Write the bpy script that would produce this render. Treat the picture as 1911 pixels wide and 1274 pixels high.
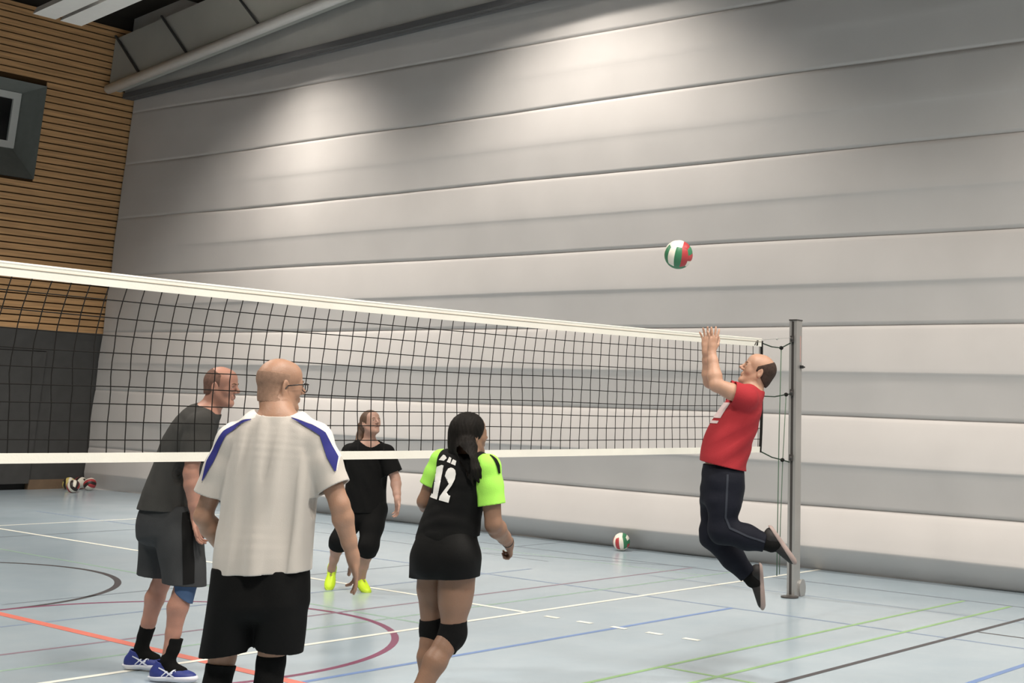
import bpy, bmesh, math, random
import numpy as np
from mathutils import Vector, Matrix
from mathutils.bvhtree import BVHTree

for o in list(bpy.data.objects): bpy.data.objects.remove(o)
SC = bpy.context.scene; COL = SC.collection
random.seed(7); RNG = np.random.default_rng(7)

# ------------------------------------------------------------------ camera
IW, IH = 1911.0, 1274.0
FPX, CX, CY, CAMH = 2490.97, 1250.15, 150.84, 1.727
YAW, PIT, ROL = math.radians(37.2227), math.radians(13.6936), math.radians(1.8915)
_f = np.array([math.cos(YAW)*math.cos(PIT), math.sin(YAW)*math.cos(PIT), math.sin(PIT)])
_r = np.cross(_f, [0, 0, 1.0]); _r /= np.linalg.norm(_r); _u = np.cross(_r, _f)
CR = math.cos(ROL)*_r + math.sin(ROL)*_u
CU = -math.sin(ROL)*_r + math.cos(ROL)*_u
CF = _f
FH = np.array([math.cos(YAW), math.sin(YAW), 0.0]); RH = np.array([math.sin(YAW), -math.cos(YAW), 0.0]); ZZ = np.array([0, 0, 1.0])
CAM0 = np.array([0, 0, CAMH])
cam_d = bpy.data.cameras.new('camera'); cam = bpy.data.objects.new('camera', cam_d); COL.objects.link(cam)
cam_d.sensor_width = 36.0; cam_d.sensor_fit = 'HORIZONTAL'; cam_d.lens = FPX/IW*36.0
cam_d.shift_x = (IW/2-CX)/IW; cam_d.shift_y = -(IH/2-CY)/IW
cam_d.clip_start = 0.05; cam_d.clip_end = 200
cam.matrix_world = Matrix(((CR[0], CU[0], -CF[0], 0), (CR[1], CU[1], -CF[1], 0), (CR[2], CU[2], -CF[2], CAMH), (0, 0, 0, 1)))
SC.camera = cam

def ray(x, y): return CR*(x-CX)/FPX - CU*(y-CY)/FPX + CF
def J(x, y, h):                      # survey point: seen at (x, y), h metres ahead of the tripod
    d = ray(x, y); return CAM0 + d*(h/(d @ FH))
def flr(x, y, z=0.0):
    d = ray(x, y); return CAM0 + d*((z-CAMH)/d[2])

# ------------------------------------------------------------------ world, exposure, hall lamps, added back fill
SC.view_settings.view_transform = 'Standard'; SC.view_settings.look = 'None'
SC.view_settings.exposure = 0.0; SC.view_settings.gamma = 1.0; SC.view_settings.use_curve_mapping = False
wd = bpy.data.worlds.new('world'); SC.world = wd; wd.use_nodes = True
wd.node_tree.nodes['Background'].inputs[0].default_value = (0.9, 0.95, 1.0, 1)
wd.node_tree.nodes['Background'].inputs[1].default_value = 0.02

def spot(x, y, z, power, ang, blend, rad=0.35, tilt=(0, 0), col=(1.0, 0.93, 0.84)):
    l = bpy.data.lights.new('hall_or_fill_light', 'SPOT'); l.energy = power; l.spot_size = math.radians(ang); l.spot_blend = blend
    l.shadow_soft_size = rad; l.color = col
    o = bpy.data.objects.new('hall_or_fill_light', l); COL.objects.link(o); o.location = (x, y, z)
    o.rotation_euler = (math.radians(tilt[0]), math.radians(tilt[1]), 0)
    return o
#@LIGHTS
spot(11.1, 17.7, 9.0, 3300, 106, 0.6, .25)
spot(11.1, 11.6, 9.35, 1900, 108, 0.6, .25)
spot(11.1, 0.6, 9.9, 1500, 108, 0.55, .25)
spot(5.5, 13.5, 9.1, 1600, 140, 0.6, .9)
spot(6.5, 18.3, 8.7, 1500, 124, 0.6, .6)  # added fill spot, brightens the lower back wall and curtain corner
spot(6.0, 3.0, 9.2, 2500, 140, 0.6, .9)
spot(0.0, 11.0, 9.2, 2000, 140, 0.6, .9)
spot(0.5, 0.5, 9.2, 2800, 140, 0.6, .9)
spot(6.5, -4.5, 9.2, 2100, 140, 0.6, .9)

# ------------------------------------------------------------------ materials
MATS = {}
def mat(name, col, rough=0.6, var=0.0, vscale=8.0, bump=0.0, bscale=60.0, spec=None, metal=0.0, sss=0.0, stretch=None, sheen=0.0):
    if name in MATS: return MATS[name]
    if spec is None: spec = .15 if rough >= .69 else .45
    m = bpy.data.materials.new(name); m.use_nodes = True; nt = m.node_tree; b = nt.nodes['Principled BSDF']
    b.inputs['Base Color'].default_value = (*col, 1); b.inputs['Roughness'].default_value = rough
    b.inputs['Specular IOR Level'].default_value = spec; b.inputs['Metallic'].default_value = metal
    if sheen: b.inputs['Sheen Weight'].default_value = sheen
    if sss:
        b.inputs['Subsurface Weight'].default_value = sss; b.inputs['Subsurface Radius'].default_value = (1, .35, .2); b.inputs['Subsurface Scale'].default_value = 0.012
    tc = nt.nodes.new('ShaderNodeTexCoord'); vec = tc.outputs['Object']
    if stretch:
        mp = nt.nodes.new('ShaderNodeMapping'); mp.inputs['Scale'].default_value = stretch; nt.links.new(vec, mp.inputs[0]); vec = mp.outputs[0]
    if var or True:
        n = nt.nodes.new('ShaderNodeTexNoise'); n.inputs['Scale'].default_value = vscale; n.inputs['Detail'].default_value = 4
        nt.links.new(vec, n.inputs['Vector'])
        mr = nt.nodes.new('ShaderNodeMapRange'); mr.inputs[1].default_value = .3; mr.inputs[2].default_value = .7
        v = max(var, 0.02); mr.inputs[3].default_value = 1-v; mr.inputs[4].default_value = 1+v
        nt.links.new(n.outputs['Fac'], mr.inputs[0])
        mx = nt.nodes.new('ShaderNodeVectorMath'); mx.operation = 'SCALE'; mx.inputs[0].default_value = col
        nt.links.new(mr.outputs[0], mx.inputs['Scale']); nt.links.new(mx.outputs[0], b.inputs['Base Color'])
    if bump:
        n2 = nt.nodes.new('ShaderNodeTexNoise'); n2.inputs['Scale'].default_value = bscale; n2.inputs['Detail'].default_value = 3
        nt.links.new(vec, n2.inputs['Vector'])
        bp = nt.nodes.new('ShaderNodeBump'); bp.inputs['Strength'].default_value = bump; bp.inputs['Distance'].default_value = 0.01
        nt.links.new(n2.outputs['Fac'], bp.inputs['Height']); nt.links.new(bp.outputs[0], b.inputs['Normal'])
    MATS[name] = m; return m

# ------------------------------------------------------------------ object helpers
def tag(o, label=None, cat=None, group=None, kind=None):
    if label: o['label'] = label
    if cat: o['category'] = cat
    if group: o['group'] = group
    if kind: o['kind'] = kind
    return o
def empty(name, loc, label, cat, group=None):
    o = bpy.data.objects.new(name, None); COL.objects.link(o); o.location = loc; o.empty_display_size = .1
    return tag(o, label, cat, group)
def link(name, me, parent=None, label=None):
    o = bpy.data.objects.new(name, me); COL.objects.link(o)
    if parent is not None:
        o.parent = parent
        top = parent
        while top.parent: top = top.parent
        if parent is top: o.matrix_parent_inverse = Matrix.Translation(parent.location).inverted()
        else: o.matrix_parent_inverse = Matrix.Identity(4)
    if label: o['label'] = label
    return o
def mesh(name, verts, faces, mats, midx=None, smooth=False):
    me = bpy.data.meshes.new(name); me.from_pydata([tuple(map(float, v)) for v in verts], [], faces)
    for m in (mats if isinstance(mats, (list, tuple)) else [mats]): me.materials.append(m)
    if midx is not None: me.polygons.foreach_set('material_index', midx)
    if smooth: me.polygons.foreach_set('use_smooth', [True]*len(me.polygons))
    me.update(); return me
class MB:
    def __init__(s): s.v = []; s.f = []; s.m = []
    def box(s, lo, hi, m=0, R=None, o=None, taper=1.0):
        n = len(s.v); c = [(lo[i]+hi[i])/2 for i in range(3)]
        for z in (0, 1):
            k = taper if z else 1.0
            for x, y in ((0, 0), (1, 0), (1, 1), (0, 1)):
                p = np.array([c[0]+((lo[0], hi[0])[x]-c[0])*k, c[1]+((lo[1], hi[1])[y]-c[1])*k, (lo[2], hi[2])[z]], float)
                if R is not None: p = R @ p
                if o is not None: p = p + np.array(o)
                s.v.append(p)
        for f in ((3, 2, 1, 0), (4, 5, 6, 7), (0, 1, 5, 4), (1, 2, 6, 5), (2, 3, 7, 6), (3, 0, 4, 7)):
            s.f.append([n+i for i in f]); s.m.append(m)
    def quad(s, a, b, c, d, m=0):
        n = len(s.v); s.v += [np.array(q, float) for q in (a, b, c, d)]; s.f.append([n, n+1, n+2, n+3]); s.m.append(m)
    def tube(s, pts, r, seg=8, m=0, caps=True):
        pts = [np.array(p, float) for p in pts]; rs = r if hasattr(r, '__len__') else [r]*len(pts)
        n0 = len(s.v); prev = None
        for i, p in enumerate(pts):
            t = pts[min(i+1, len(pts)-1)]-pts[max(i-1, 0)]; t /= np.linalg.norm(t)
            if prev is None:
                a = np.cross(t, [0, 0, 1.0]) if abs(t[2]) < .9 else np.cross(t, [1.0, 0, 0])
            else: a = prev - t*(prev @ t)
            a /= np.linalg.norm(a); prev = a; b = np.cross(t, a)
            for k in range(seg):
                th = 2*math.pi*k/seg; s.v.append(p+rs[i]*(math.cos(th)*a+math.sin(th)*b))
        for i in range(len(pts)-1):
            for k in range(seg):
                a_ = n0+i*seg+k; b_ = n0+i*seg+(k+1) % seg
                s.f.append([a_, b_, b_+seg, a_+seg]); s.m.append(m)
        if caps:
            s.f.append([n0+k for k in range(seg)][::-1]); s.m.append(m)
            e = n0+(len(pts)-1)*seg; s.f.append([e+k for k in range(seg)]); s.m.append(m)
    def ball(s, c, r, m=0, seg=12, sc=(1, 1, 1)):
        n0 = len(s.v); rings = seg//2
        for i in range(1, rings):
            th = math.pi*i/rings
            for k in range(seg):
                ph = 2*math.pi*k/seg
                s.v.append(np.array(c)+r*np.array([math.sin(th)*math.cos(ph)*sc[0], math.sin(th)*math.sin(ph)*sc[1], math.cos(th)*sc[2]]))
        top = len(s.v); s.v.append(np.array(c)+np.array([0, 0, r*sc[2]])); bot = len(s.v); s.v.append(np.array(c)-np.array([0, 0, r*sc[2]]))
        for i in range(rings-2):
            for k in range(seg):
                a = n0+i*seg+k; b = n0+i*seg+(k+1) % seg; s.f.append([a, a+seg, b+seg, b]); s.m.append(m)
        for k in range(seg):
            s.f.append([top, n0+k, n0+(k+1) % seg]); s.m.append(m)
            e = n0+(rings-2)*seg; s.f.append([bot, e+(k+1) % seg, e+k]); s.m.append(m)
    def build(s, name, mats, parent=None, smooth=False, label=None, world=True):
        return link(name, mesh(name, s.v, s.f, mats, s.m, smooth), parent, label)

# ------------------------------------------------------------------ setting: floor with court lines
YB = 22.96
M_wood = mat('pine_slats', (0.56, 0.325, 0.15), .55, .22, 3.0, .15, 30, stretch=(.4, 1, 9))
M_pad = mat('grey_wall_padding', (0.075, 0.074, 0.073), .85, .08, 5, .1, 80)
M_dark = mat('dark_ceiling', (0.03, 0.026, 0.022), .9, .2, 1.0)
M_black = mat('black_rubber_and_gap_shade', (0.012, 0.012, 0.013), .6)
M_reveal = mat('grey_painted_reveal', (0.20, 0.21, 0.195), .6, .05)
M_frame = mat('white_window_frame', (0.62, 0.62, 0.60), .45)
M_cream = mat('cream_plaster', (0.5, 0.48, 0.44), .8, .04)

def floor_material():
    m = bpy.data.materials.new('pale_blue_sports_floor'); m.use_nodes = True; nt = m.node_tree; b = nt.nodes['Principled BSDF']
    b.inputs['Roughness'].default_value = .3; b.inputs['Specular IOR Level'].default_value = .45
    tc = nt.nodes.new('ShaderNodeTexCoord')
    n = nt.nodes.new('ShaderNodeTexNoise'); n.inputs['Scale'].default_value = 1.3; n.inputs['Detail'].default_value = 6; n.inputs['Roughness'].default_value = .6
    nt.links.new(tc.outputs['Object'], n.inputs['Vector'])
    r = nt.nodes.new('ShaderNodeValToRGB'); r.color_ramp.elements[0].position = .3; r.color_ramp.elements[0].color = (0.335, 0.415, 0.475, 1)
    r.color_ramp.elements[1].position = .75; r.color_ramp.elements[1].color = (0.395, 0.470, 0.525, 1)
    nt.links.new(n.outputs['Fac'], r.inputs[0]); nt.links.new(r.outputs[0], b.inputs['Base Color'])
    n2 = nt.nodes.new('ShaderNodeTexNoise'); n2.inputs['Scale'].default_value = .8; n2.inputs['Detail'].default_value = 5
    nt.links.new(tc.outputs['Object'], n2.inputs['Vector'])
    mr = nt.nodes.new('ShaderNodeMapRange'); mr.inputs[3].default_value = .14; mr.inputs[4].default_value = .26
    nt.links.new(n2.outputs['Fac'], mr.inputs[0]); nt.links.new(mr.outputs[0], b.inputs['Roughness'])
    return m
M_floor = floor_material()
LC = dict(white=(0.82, 0.82, 0.74), red=(0.62, 0.17, 0.13), black=(0.055, 0.05, 0.055), green=(0.25, 0.42, 0.19), blue=(0.15, 0.24, 0.46),
          purple=(0.20, 0.055, 0.11), slate=(0.16, 0.19, 0.23), sage=(0.27, 0.40, 0.33), steel=(0.20, 0.26, 0.36), mauve=(0.24, 0.17, 0.22))
LK = list(LC)
fl = MB(); fl.quad((-8, -8, 0), (17, -8, 0), (17, YB+.4, 0), (-8, YB+.4, 0), 0)
def lx(y, x0, x1, c, w=.05, z=.0012): fl.quad((x0, y-w/2, z), (x1, y-w/2, z), (x1, y+w/2, z), (x0, y+w/2, z), 1+LK.index(c))
def ly(x, y0, y1, c, w=.05, z=.0009): fl.quad((x-w/2, y0, z), (x+w/2, y0, z), (x+w/2, y1, z), (x-w/2, y1, z), 1+LK.index(c))
def arc(cx, cy, r, a0, a1, c, w=.05, z=.0006, n=96):
    for i in range(n):
        p = [math.radians(a0+(a1-a0)*q/n) for q in (i, i+1)]
        fl.quad(*[(cx+q*math.cos(t), cy+q*math.sin(t), z) for q, t in ((r-w/2, p[0]), (r+w/2, p[0]), (r+w/2, p[1]), (r-w/2, p[1]))], 1+LK.index(c))
lx(8.11, -6, 13.75, 'white', .055, .0016)
ly(8.93, 8.11, 17.3, 'white', .055, .0015)
lx(17.28, 5, 12.5, 'white', .05)
for k in range(5): ly(8.9, 7.73-k*.357-0.0, 7.88-k*.357, 'white', .055, .0018)
ly(5.76, -4, 21, 'red', .085, .0014)
lx(5.0, -4, 14, 'black', .05)
lx(5.87, 2, 12.68, 'green', .042); lx(5.40, 2, 12.68, 'green', .042)
ly(7.85, 1, 5.87, 'green', .04, .0008); ly(7.88, 7.9, 15, 'sage', .04, .0005)
lx(7.1, -4, 10.52, 'blue', .05, .0011); ly(10.52, 1.5, 19, 'steel', .045, .0005)
lx(4.1, 1, 13.6, 'blue', .05); ly(11.0, -2, 4.97, 'black', .04, .0005)
ly(12.72, 3, 19, 'slate', .045, .0004); ly(11.78, 3, 9, 'steel', .022, .0003); ly(11.86, 10.5, 16, 'slate', .03, .0003)
lx(9.12, 2, 12.7, 'mauve', .04, .0007); lx(10.15, 3, 11.2, 'steel', .04, .0007); lx(11.15, 6, 10.5, 'slate', .03, .0006)
lx(8.62, 2, 13.0, 'sage', .04, .0006); lx(11.8, 12.7, 13.6, 'slate', .04, .0005); lx(16.0, 4, 12, 'slate', .05, .0004)
ly(12.25, 8.6, 13, 'sage', .03, .0002)
fl.quad((11.9, 11.55, .0003), (11.94, 11.55, .0003), (12.82, 9.12, .0003), (12.78, 9.12, .0003), 1+LK.index('slate'))
arc(5.85, 12.70, 1.80, -180, 180, 'black', .06); arc(5.93, 9.10, 1.80, -180, 180, 'purple', .055, .00065)
floor = tag(fl.build('floor', [M_floor]+[mat('court_line_'+k, LC[k], .4, .06, 3) for k in LK]), kind='structure')

# walls
w = MB()
bh, gap = .098, .023; n = 0; z = 2.67
rows = []
while z < 8.3:
    rows.append((z, min(z+bh, 8.3))); z += bh+gap
WX0, WX1, WZ0, WZ1 = 8.6, 11.82, 5.24, 6.92       # window hole
for (z0, z1) in rows:
    if z1 <= WZ0 or z0 >= WZ1: w.box((-8, YB, z0), (14.2, YB+.03, z1), 0)
    else:
        w.box((-8, YB, z0), (WX0, YB+.03, z1), 0); w.box((WX1, YB, z0), (14.2, YB+.03, z1), 0)
w.quad((-8, YB+.03, 2.67), (WX0, YB+.03, 2.67), (WX0, YB+.03, 8.3), (-8, YB+.03, 8.3), 1)
w.quad((WX1, YB+.03, 2.67), (14.2, YB+.03, 2.67), (14.2, YB+.03, 8.3), (WX1, YB+.03, 8.3), 1)
w.quad((WX0, YB+.03, 2.67), (WX1, YB+.03, 2.67), (WX1, YB+.03, WZ0), (WX0, YB+.03, WZ0), 1)
w.quad((WX0, YB+.03, WZ1), (WX1, YB+.03, WZ1), (WX1, YB+.03, 8.3), (WX0, YB+.03, 8.3), 1)
# pads below and the upper dark zone
w.box((-8, YB+.0, 2.31), (12.5, YB+.1, 2.67), 2); w.box((12.5, YB+.0, .16), (14.2, YB+.1, 2.67), 2)
w.box((-8, YB+.06, 8.3), (17, YB+.2, 11.5), 3)
w.box((14.2, YB, 0), (17, YB+.1, 8.3), 1)
M_groove = mat('slat_groove', (0.05, 0.028, 0.012), .9)
tag(w.build('wall_back', [M_wood, M_groove, M_pad, M_dark]), kind='structure')
b = MB(); b.box((12.5, YB-.01, 0), (14.2, YB+.1, .16)); tag(b.build('baseboard_back', [mat('brown_baseboard', (0.20, 0.135, 0.085), .5, .1)]), kind='structure')
b = MB(); b.box((-8, YB+.10, 0), (12.5, YB+.14, 2.31), 1); b.box((-3.0, YB-.03, .1), (4.6, YB+.05, 2.30), 0); b.box((4.62, YB-.03, .1), (12.49, YB+.05, 2.30), 0); b.box((-8, YB-.03, .1), (-3.02, YB+.05, 2.30), 0)  # black sheet behind the panels paints the shade in the door gap
tag(b.build('door_1', [M_pad, M_black]), kind='structure')
# window with splayed reveal
DY = .5
wx1, wz0, wz1 = 11.62, 5.80, 6.80; wx0 = 9.0
b = MB(); y0, y1 = YB-.02, YB+DY
b.quad((WX1, y0, WZ0), (WX1, y0, WZ1), (wx1, y1, wz1), (wx1, y1, wz0)); b.quad((WX0, y0, WZ1), (WX0, y0, WZ0), (wx0, y1, wz0), (wx0, y1, wz1))
b.quad((WX0, y0, WZ0), (WX1, y0, WZ0), (wx1, y1, wz0), (wx0, y1, wz0)); b.quad((WX1, y0, WZ1), (WX0, y0, WZ1), (wx0, y1, wz1), (wx1, y1, wz1))
win = tag(b.build('window_1', [M_reveal]), kind='structure')
b = MB()
for a in ((wx0, wz0, wx1, wz0+.12), (wx0, wz1-.12, wx1, wz1), (wx1-.13, wz0+.12, wx1, wz1-.12), (wx0, wz0+.12, wx0+.13, wz1-.12)): b.box((a[0], y1-.05, a[1]), (a[2], y1+.03, a[3]))
link('window_frame', mesh('window_frame', b.v, b.f, [M_frame], b.m), win)
b = MB(); b.box((wx0+.1, y1, wz0+.1), (wx1-.1, y1+.02, wz1-.1)); link('window_pane', mesh('window_pane', b.v, b.f, [mat('dark_window_glass', (0.006, 0.006, 0.007), .12)], b.m), win)

# ceiling pitched 10 % up towards the near end, other walls of the hall
def roofz(y): return 8.55+.10*(YB-y)
b = MB(); b.quad((-8, -8, roofz(-8)), (-8, YB+.2, roofz(YB+.2)), (17, YB+.2, roofz(YB+.2)), (17, -8, roofz(-8)))
for k in range(9):
    yy = 20.6-k*2.9; b.box((-8, yy-.06, roofz(yy)-.32), (17, yy+.06, roofz(yy)-.0))
tag(b.build('ceiling', [M_dark]), kind='structure')
b = MB(); b.box((-8.2, -8, 0), (-8, YB+.2, 11.9)); tag(b.build('wall_left', [M_cream]), kind='structure')
b = MB(); b.box((-8, -8.2, 0), (17, -8, 11.9)); tag(b.build('wall_front', [M_cream]), kind='structure')
b = MB(); b.box((16.8, -8, 0), (17, YB+.2, 11.9)); tag(b.build('wall_right', [M_cream]), kind='structure')

# ------------------------------------------------------------------ divider curtain
M_curt = mat('grey_curtain_fabric', (0.56, 0.535, 0.52), .75, .03, 1.2, .05, 200)
seam = [7.75, 6.75, 5.77, 4.75, 3.71, 2.69, 1.68, 0.69, 0.0]
XS = 13.65
bul = [0.008, 0.015, 0.032, 0.055, 0.08, 0.105, 0.14, 0.14]
def curtain_profile():
    P = []
    for i in range(8):
        zt, zb = seam[i], seam[i+1]; b_ = bul[i]; zm = zt-(zt-zb)*(.52 if i < 7 else .62)
        xt = XS; xb = XS if i < 7 else XS+.12
        bt = XS-b_
        P.append((xt+.022, zt+.008)); P.append((xt+.020, zt)); 
        up = [(xt-.006, zt-.012)]
        for q in (.1, .2, .35, .5, .65, .8, .9): 
            up.append((xt-.006+(bt-xt)*(q*.95+.05*math.sin(q*math.pi))-.35*b_*math.sin(q*math.pi)*.25, zt-(zt-zm)*q))
        up.append((bt, zm+.008)); up.append((bt+.001, zm-.004)); up.append((bt+.10*b_, zm-.018)); up.append((bt+.22*b_, zm-.04))
        dn = []
        for q in (.12, .3, .5, .7, .88, .97): dn.append((bt+.22*b_+(xb-bt-.22*b_)*q, zm-.04-(zm-.04-zb)*q))
        P += up+dn
    P.append((XS+.12, 0.0))
    return P
prof = curtain_profile()
ys = np.concatenate([np.arange(-4, 22.9, .12), [22.93]])
V = []; Fc = []
ph = RNG.uniform(0, 6.28, 12)
for yi, y in enumerate(ys):
    for (x, z_) in prof:
        wob = .006*math.sin(y*1.3+z_*.7+ph[0])+.004*math.sin(y*3.1+z_*1.9+ph[1])+.003*math.sin(y*6.3-z_*4.1+ph[2])*(1 if z_ < 5 else .4)
        dz = .006*math.sin(y*.8+z_*3+ph[3])
        if z_ <= 0.001: dz = 0; wob = 0
        sE = min(1, max(0, (y-19.5)/3.2)); wob -= .15*sE+(x-XS)*.8*sE
        V.append((x+wob, y, z_+dz if z_ > .05 else z_))
npf = len(prof)
for i in range(len(ys)-1):
    for j in range(npf-1):
        a = i*npf+j; Fc.append([a, a+1, a+npf+1, a+npf])
nb = len(V)
# back skin closes the double curtain
V += [(14.0, ys[0], 0), (14.0, ys[-1], 0), (14.0, ys[-1], 7.71), (14.0, ys[0], 7.71)]
Fc.append([nb, nb+1, nb+2, nb+3])
cme = mesh('divider_curtain', V, Fc, M_curt, smooth=True)
for p_ in cme.polygons: pass
curtain = link('divider_curtain', cme)
tag(curtain, 'huge light grey pleated dividing curtain hanging from the roof to the hall floor', 'curtain')

# header panel above the curtain and roof girder with pale bottom tube
M_head = mat('grey_header_sheet', (0.42, 0.415, 0.40), .7, .06, 1.5)
b = MB()
def hz(y): return 6.99+(YB-y)*.030
hv = [(13.50, -5, hz(-5)), (13.50, YB-.02, hz(YB-.02)), (13.50, YB-.02, 10.5), (13.50, -5, 11.8)]
b.box((0, 0, 0), (0, 0, 0)); b.v = []; b.f = []; b.m = []
def hexa(b, pts, m=0):
    n0 = len(b.v); b.v += [np.array(p, float) for p in pts]
    for f in ((3, 2, 1, 0), (4, 5, 6, 7), (0, 1, 5, 4), (1, 2, 6, 5), (2, 3, 7, 6), (3, 0, 4, 7)): b.f.append([n0+i for i in f]); b.m.append(m)
hexa(b, [(13.30, -5, hz(-5)), (13.42, -5, hz(-5)), (13.42, YB-.03, hz(YB)), (13.30, YB-.03, hz(YB)), (13.30, -5, roofz(-5)), (13.42, -5, roofz(-5)), (13.42, YB-.03, roofz(YB)), (13.30, YB-.03, roofz(YB))])
hexa(b, [(13.27, -5, hz(-5)-.0), (13.48, -5, hz(-5)-.0), (13.48, YB-.03, hz(YB)), (13.27, YB-.03, hz(YB)), (13.27, -5, hz(-5)+.10), (13.48, -5, hz(-5)+.10), (13.48, YB-.03, hz(YB)+.10), (13.27, YB-.03, hz(YB)+.10)], 1)  # dark colour paints in the shadow line at the curtain's roller slot
tag(b.build('trim_1', [M_head, mat('header_rail_shadow', (0.10, 0.10, 0.105), .6)]), kind='structure')
# girder
M_gir = mat('grey_girder_panel', (0.42, 0.42, 0.39), .6, .06, 1.0); M_tubew = mat('pale_girder_tube', (0.85, 0.85, 0.83), .4)
gx0, gx1 = 12.98, 13.22
def gz(y): return 7.10+.1166*(YB-y)
gird = empty('roof_girder', (13.1, 9, gz(9)), 'grey roof girder with pale bottom tube rising from the timber wall', 'girder')
b = MB()
hexa(b, [(gx0, -5, gz(-5)), (gx1, -5, gz(-5)), (gx1, YB-.02, gz(YB)), (gx0, YB-.02, gz(YB)), (gx0, -5, gz(-5)+.98), (gx1, -5, gz(-5)+.98), (gx1, YB-.02, gz(YB)+.98), (gx0, YB-.02, gz(YB)+.98)])
b.build('girder_panel', [M_gir], gird)
b = MB(); b.tube([(gx0-.03, -5, gz(-5)), (gx0-.03, YB-.06, gz(YB))], .09, 12); b.build('bottom_tube', [M_tubew], gird, smooth=True, label='pale bottom tube of the girder')
for yy in (21.95, 20.5, 18.5, 16.5):
    b = MB(); b.tube([(gx0-.03, yy+.95, gz(yy+.95)+1.02), (gx0-.03, yy, gz(yy)+.08)], .022 if yy < 22 else .03, 6); b.build('diagonal_strut', [mat('dark_steel', (0.06, 0.06, 0.06), .5)], gird)

# unlit twin ceiling strips
M_strip = mat('white_strip_fixture', (0.80, 0.80, 0.78), .5)
for (xa, xb_), lab in (((10.01, 10.38), 'long white ceiling strip nearer the window, unlit'), ((10.46, 10.82), 'long white ceiling strip nearer the girder, unlit')):
    b = MB(); ya, yb = 20.2, 9.0; ht = .12
    def sz(y): return 7.39+.101*(20.2-y)
    hexa(b, [(xa, yb, sz(yb)), (xb_, yb, sz(yb)), (xb_, ya, sz(ya)), (xa, ya, sz(ya)), (xa+.05, yb, sz(yb)+ht), (xb_-.05, yb, sz(yb)+ht), (xb_-.05, ya, sz(ya)+ht), (xa+.05, ya, sz(ya)+ht)])
    o = empty('ceiling_strip', ((xa+xb_)/2, ya, sz(ya)), lab, 'ceiling strip', 'unlit ceiling strips')
    b.build('strip_body', [M_strip], o)
    b = MB()
    for yy in (19.6, 16, 12): b.tube([((xa+xb_)/2, yy, sz(yy)+.1), ((xa+xb_)/2, yy, roofz(yy)+.0)], .012, 6)
    b.build('hanger', [M_black], o)

# ------------------------------------------------------------------ volleyball net
YN = 7.10; NX0, NX1 = 1.45, 10.93; NT, NB = 2.385, 1.335
M_tape = mat('white_net_tape', (0.80, 0.775, 0.70), .7, .05, 3, .1, 90)
M_cord = mat('black_net_cord', (0.012, 0.011, 0.010), .8)
M_rope = mat('green_black_rope', (0.035, 0.055, 0.04), .8)
net = empty('volleyball_net', (NX1, YN, NB), 'black meshed volleyball net with white tapes stretched across the hall', 'net')
def sag(x):
    q = (x-NX0)/(NX1-NX0); return -.035*4*q*(1-q)
def bsag(x):
    q = (x-NX0)/(NX1-NX0); return -.012*4*q*(1-q)
b = MB(); N = 60
for i in range(N):
    x0, x1 = NX0+(NX1-NX0)*i/N, NX0+(NX1-NX0)*(i+1)/N
    for (zt, zb, t) in ((0, -.075, .006),):
        hexa(b, [(x0, YN-t, NT+zb+sag(x0)), (x1, YN-t, NT+zb+sag(x1)), (x1, YN+t, NT+zb+sag(x1)), (x0, YN+t, NT+zb+sag(x0)), (x0, YN-t, NT-.004+sag(x0)), (x1, YN-t, NT-.004+sag(x1)), (x1, YN+t, NT-.004+sag(x1)), (x0, YN+t, NT-.004+sag(x0))])
b.tube([(NX0+(NX1-NX0)*i/N, YN, NT-.006+sag(NX0+(NX1-NX0)*i/N)) for i in range(N+1)], .009, 8)
b.tube([(NX0+(NX1-NX0)*i/N, YN-.007, NT-.03+sag(NX0+(NX1-NX0)*i/N)) for i in range(N+1)], .003, 6, 1)
top = b.build('top_tape', [M_tape, mat('tape_seam', (0.45, 0.40, 0.33), .8)], net)
# small dark two-stroke emblem at the end of the tape
b = MB(); ex = NX1-.085; ez = NT-.068+sag(ex)
b.quad((ex-.05, YN-.0085, ez), (ex-.035, YN-.0085, ez), (ex+.005, YN-.0085, ez+.05), (ex-.010, YN-.0085, ez+.045))
b.quad((ex-.015, YN-.0085, ez), (ex+.012, YN-.0085, ez), (ex+.022, YN-.0085, ez+.05), (ex+.006, YN-.0085, ez+.05))
b.build('tape_emblem', [M_cord], top)
b = MB()
for i in range(N):
    x0, x1 = NX0+(NX1-NX0)*i/N, NX0+(NX1-NX0)*(i+1)/N; t = .005
    hexa(b, [(x0, YN-t, NB+bsag(x0)), (x1, YN-t, NB+bsag(x1)), (x1, YN+t, NB+bsag(x1)), (x0, YN+t, NB+bsag(x0)), (x0, YN-t, NB+.052+bsag(x0)), (x1, YN-t, NB+.052+bsag(x1)), (x1, YN+t, NB+.052+bsag(x1)), (x0, YN+t, NB+.052+bsag(x0))])
b.build('bottom_tape', [M_tape], net)
b = MB(); nv = int((NX1-NX0)/.112)
def npos(x, q):     # q 0 top .. 1 bottom ; gentle slack in the mesh
    zt = NT-.07+sag(x); zb = NB+.045+bsag(x)
    far = min(1, max(0, (NX1-x)/7))
    dx = .042*far*math.sin(math.pi*q**.85)+(.006*math.sin(x*5+q*4)+.004*math.sin(q*19+x*23))*math.sin(math.pi*q)
    return (x-dx, YN+.010*math.sin(x*1.7+q*5)*math.sin(math.pi*q), zt+(zb-zt)*q+.006*math.sin(x*2.1+q*7)*math.sin(math.pi*q))
for i in range(nv+1):
    x = NX0+.04+i*.112
    if x > NX1-.02: break
    b.tube([npos(x, q) for q in np.linspace(0, 1, 12)], .0032, 5, caps=False)
for j in range(1, 10):
    q = j/9.6-.02
    b.tube([npos(x, q) for x in np.linspace(NX0, NX1, 96)], .0032, 5, caps=False)
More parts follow.
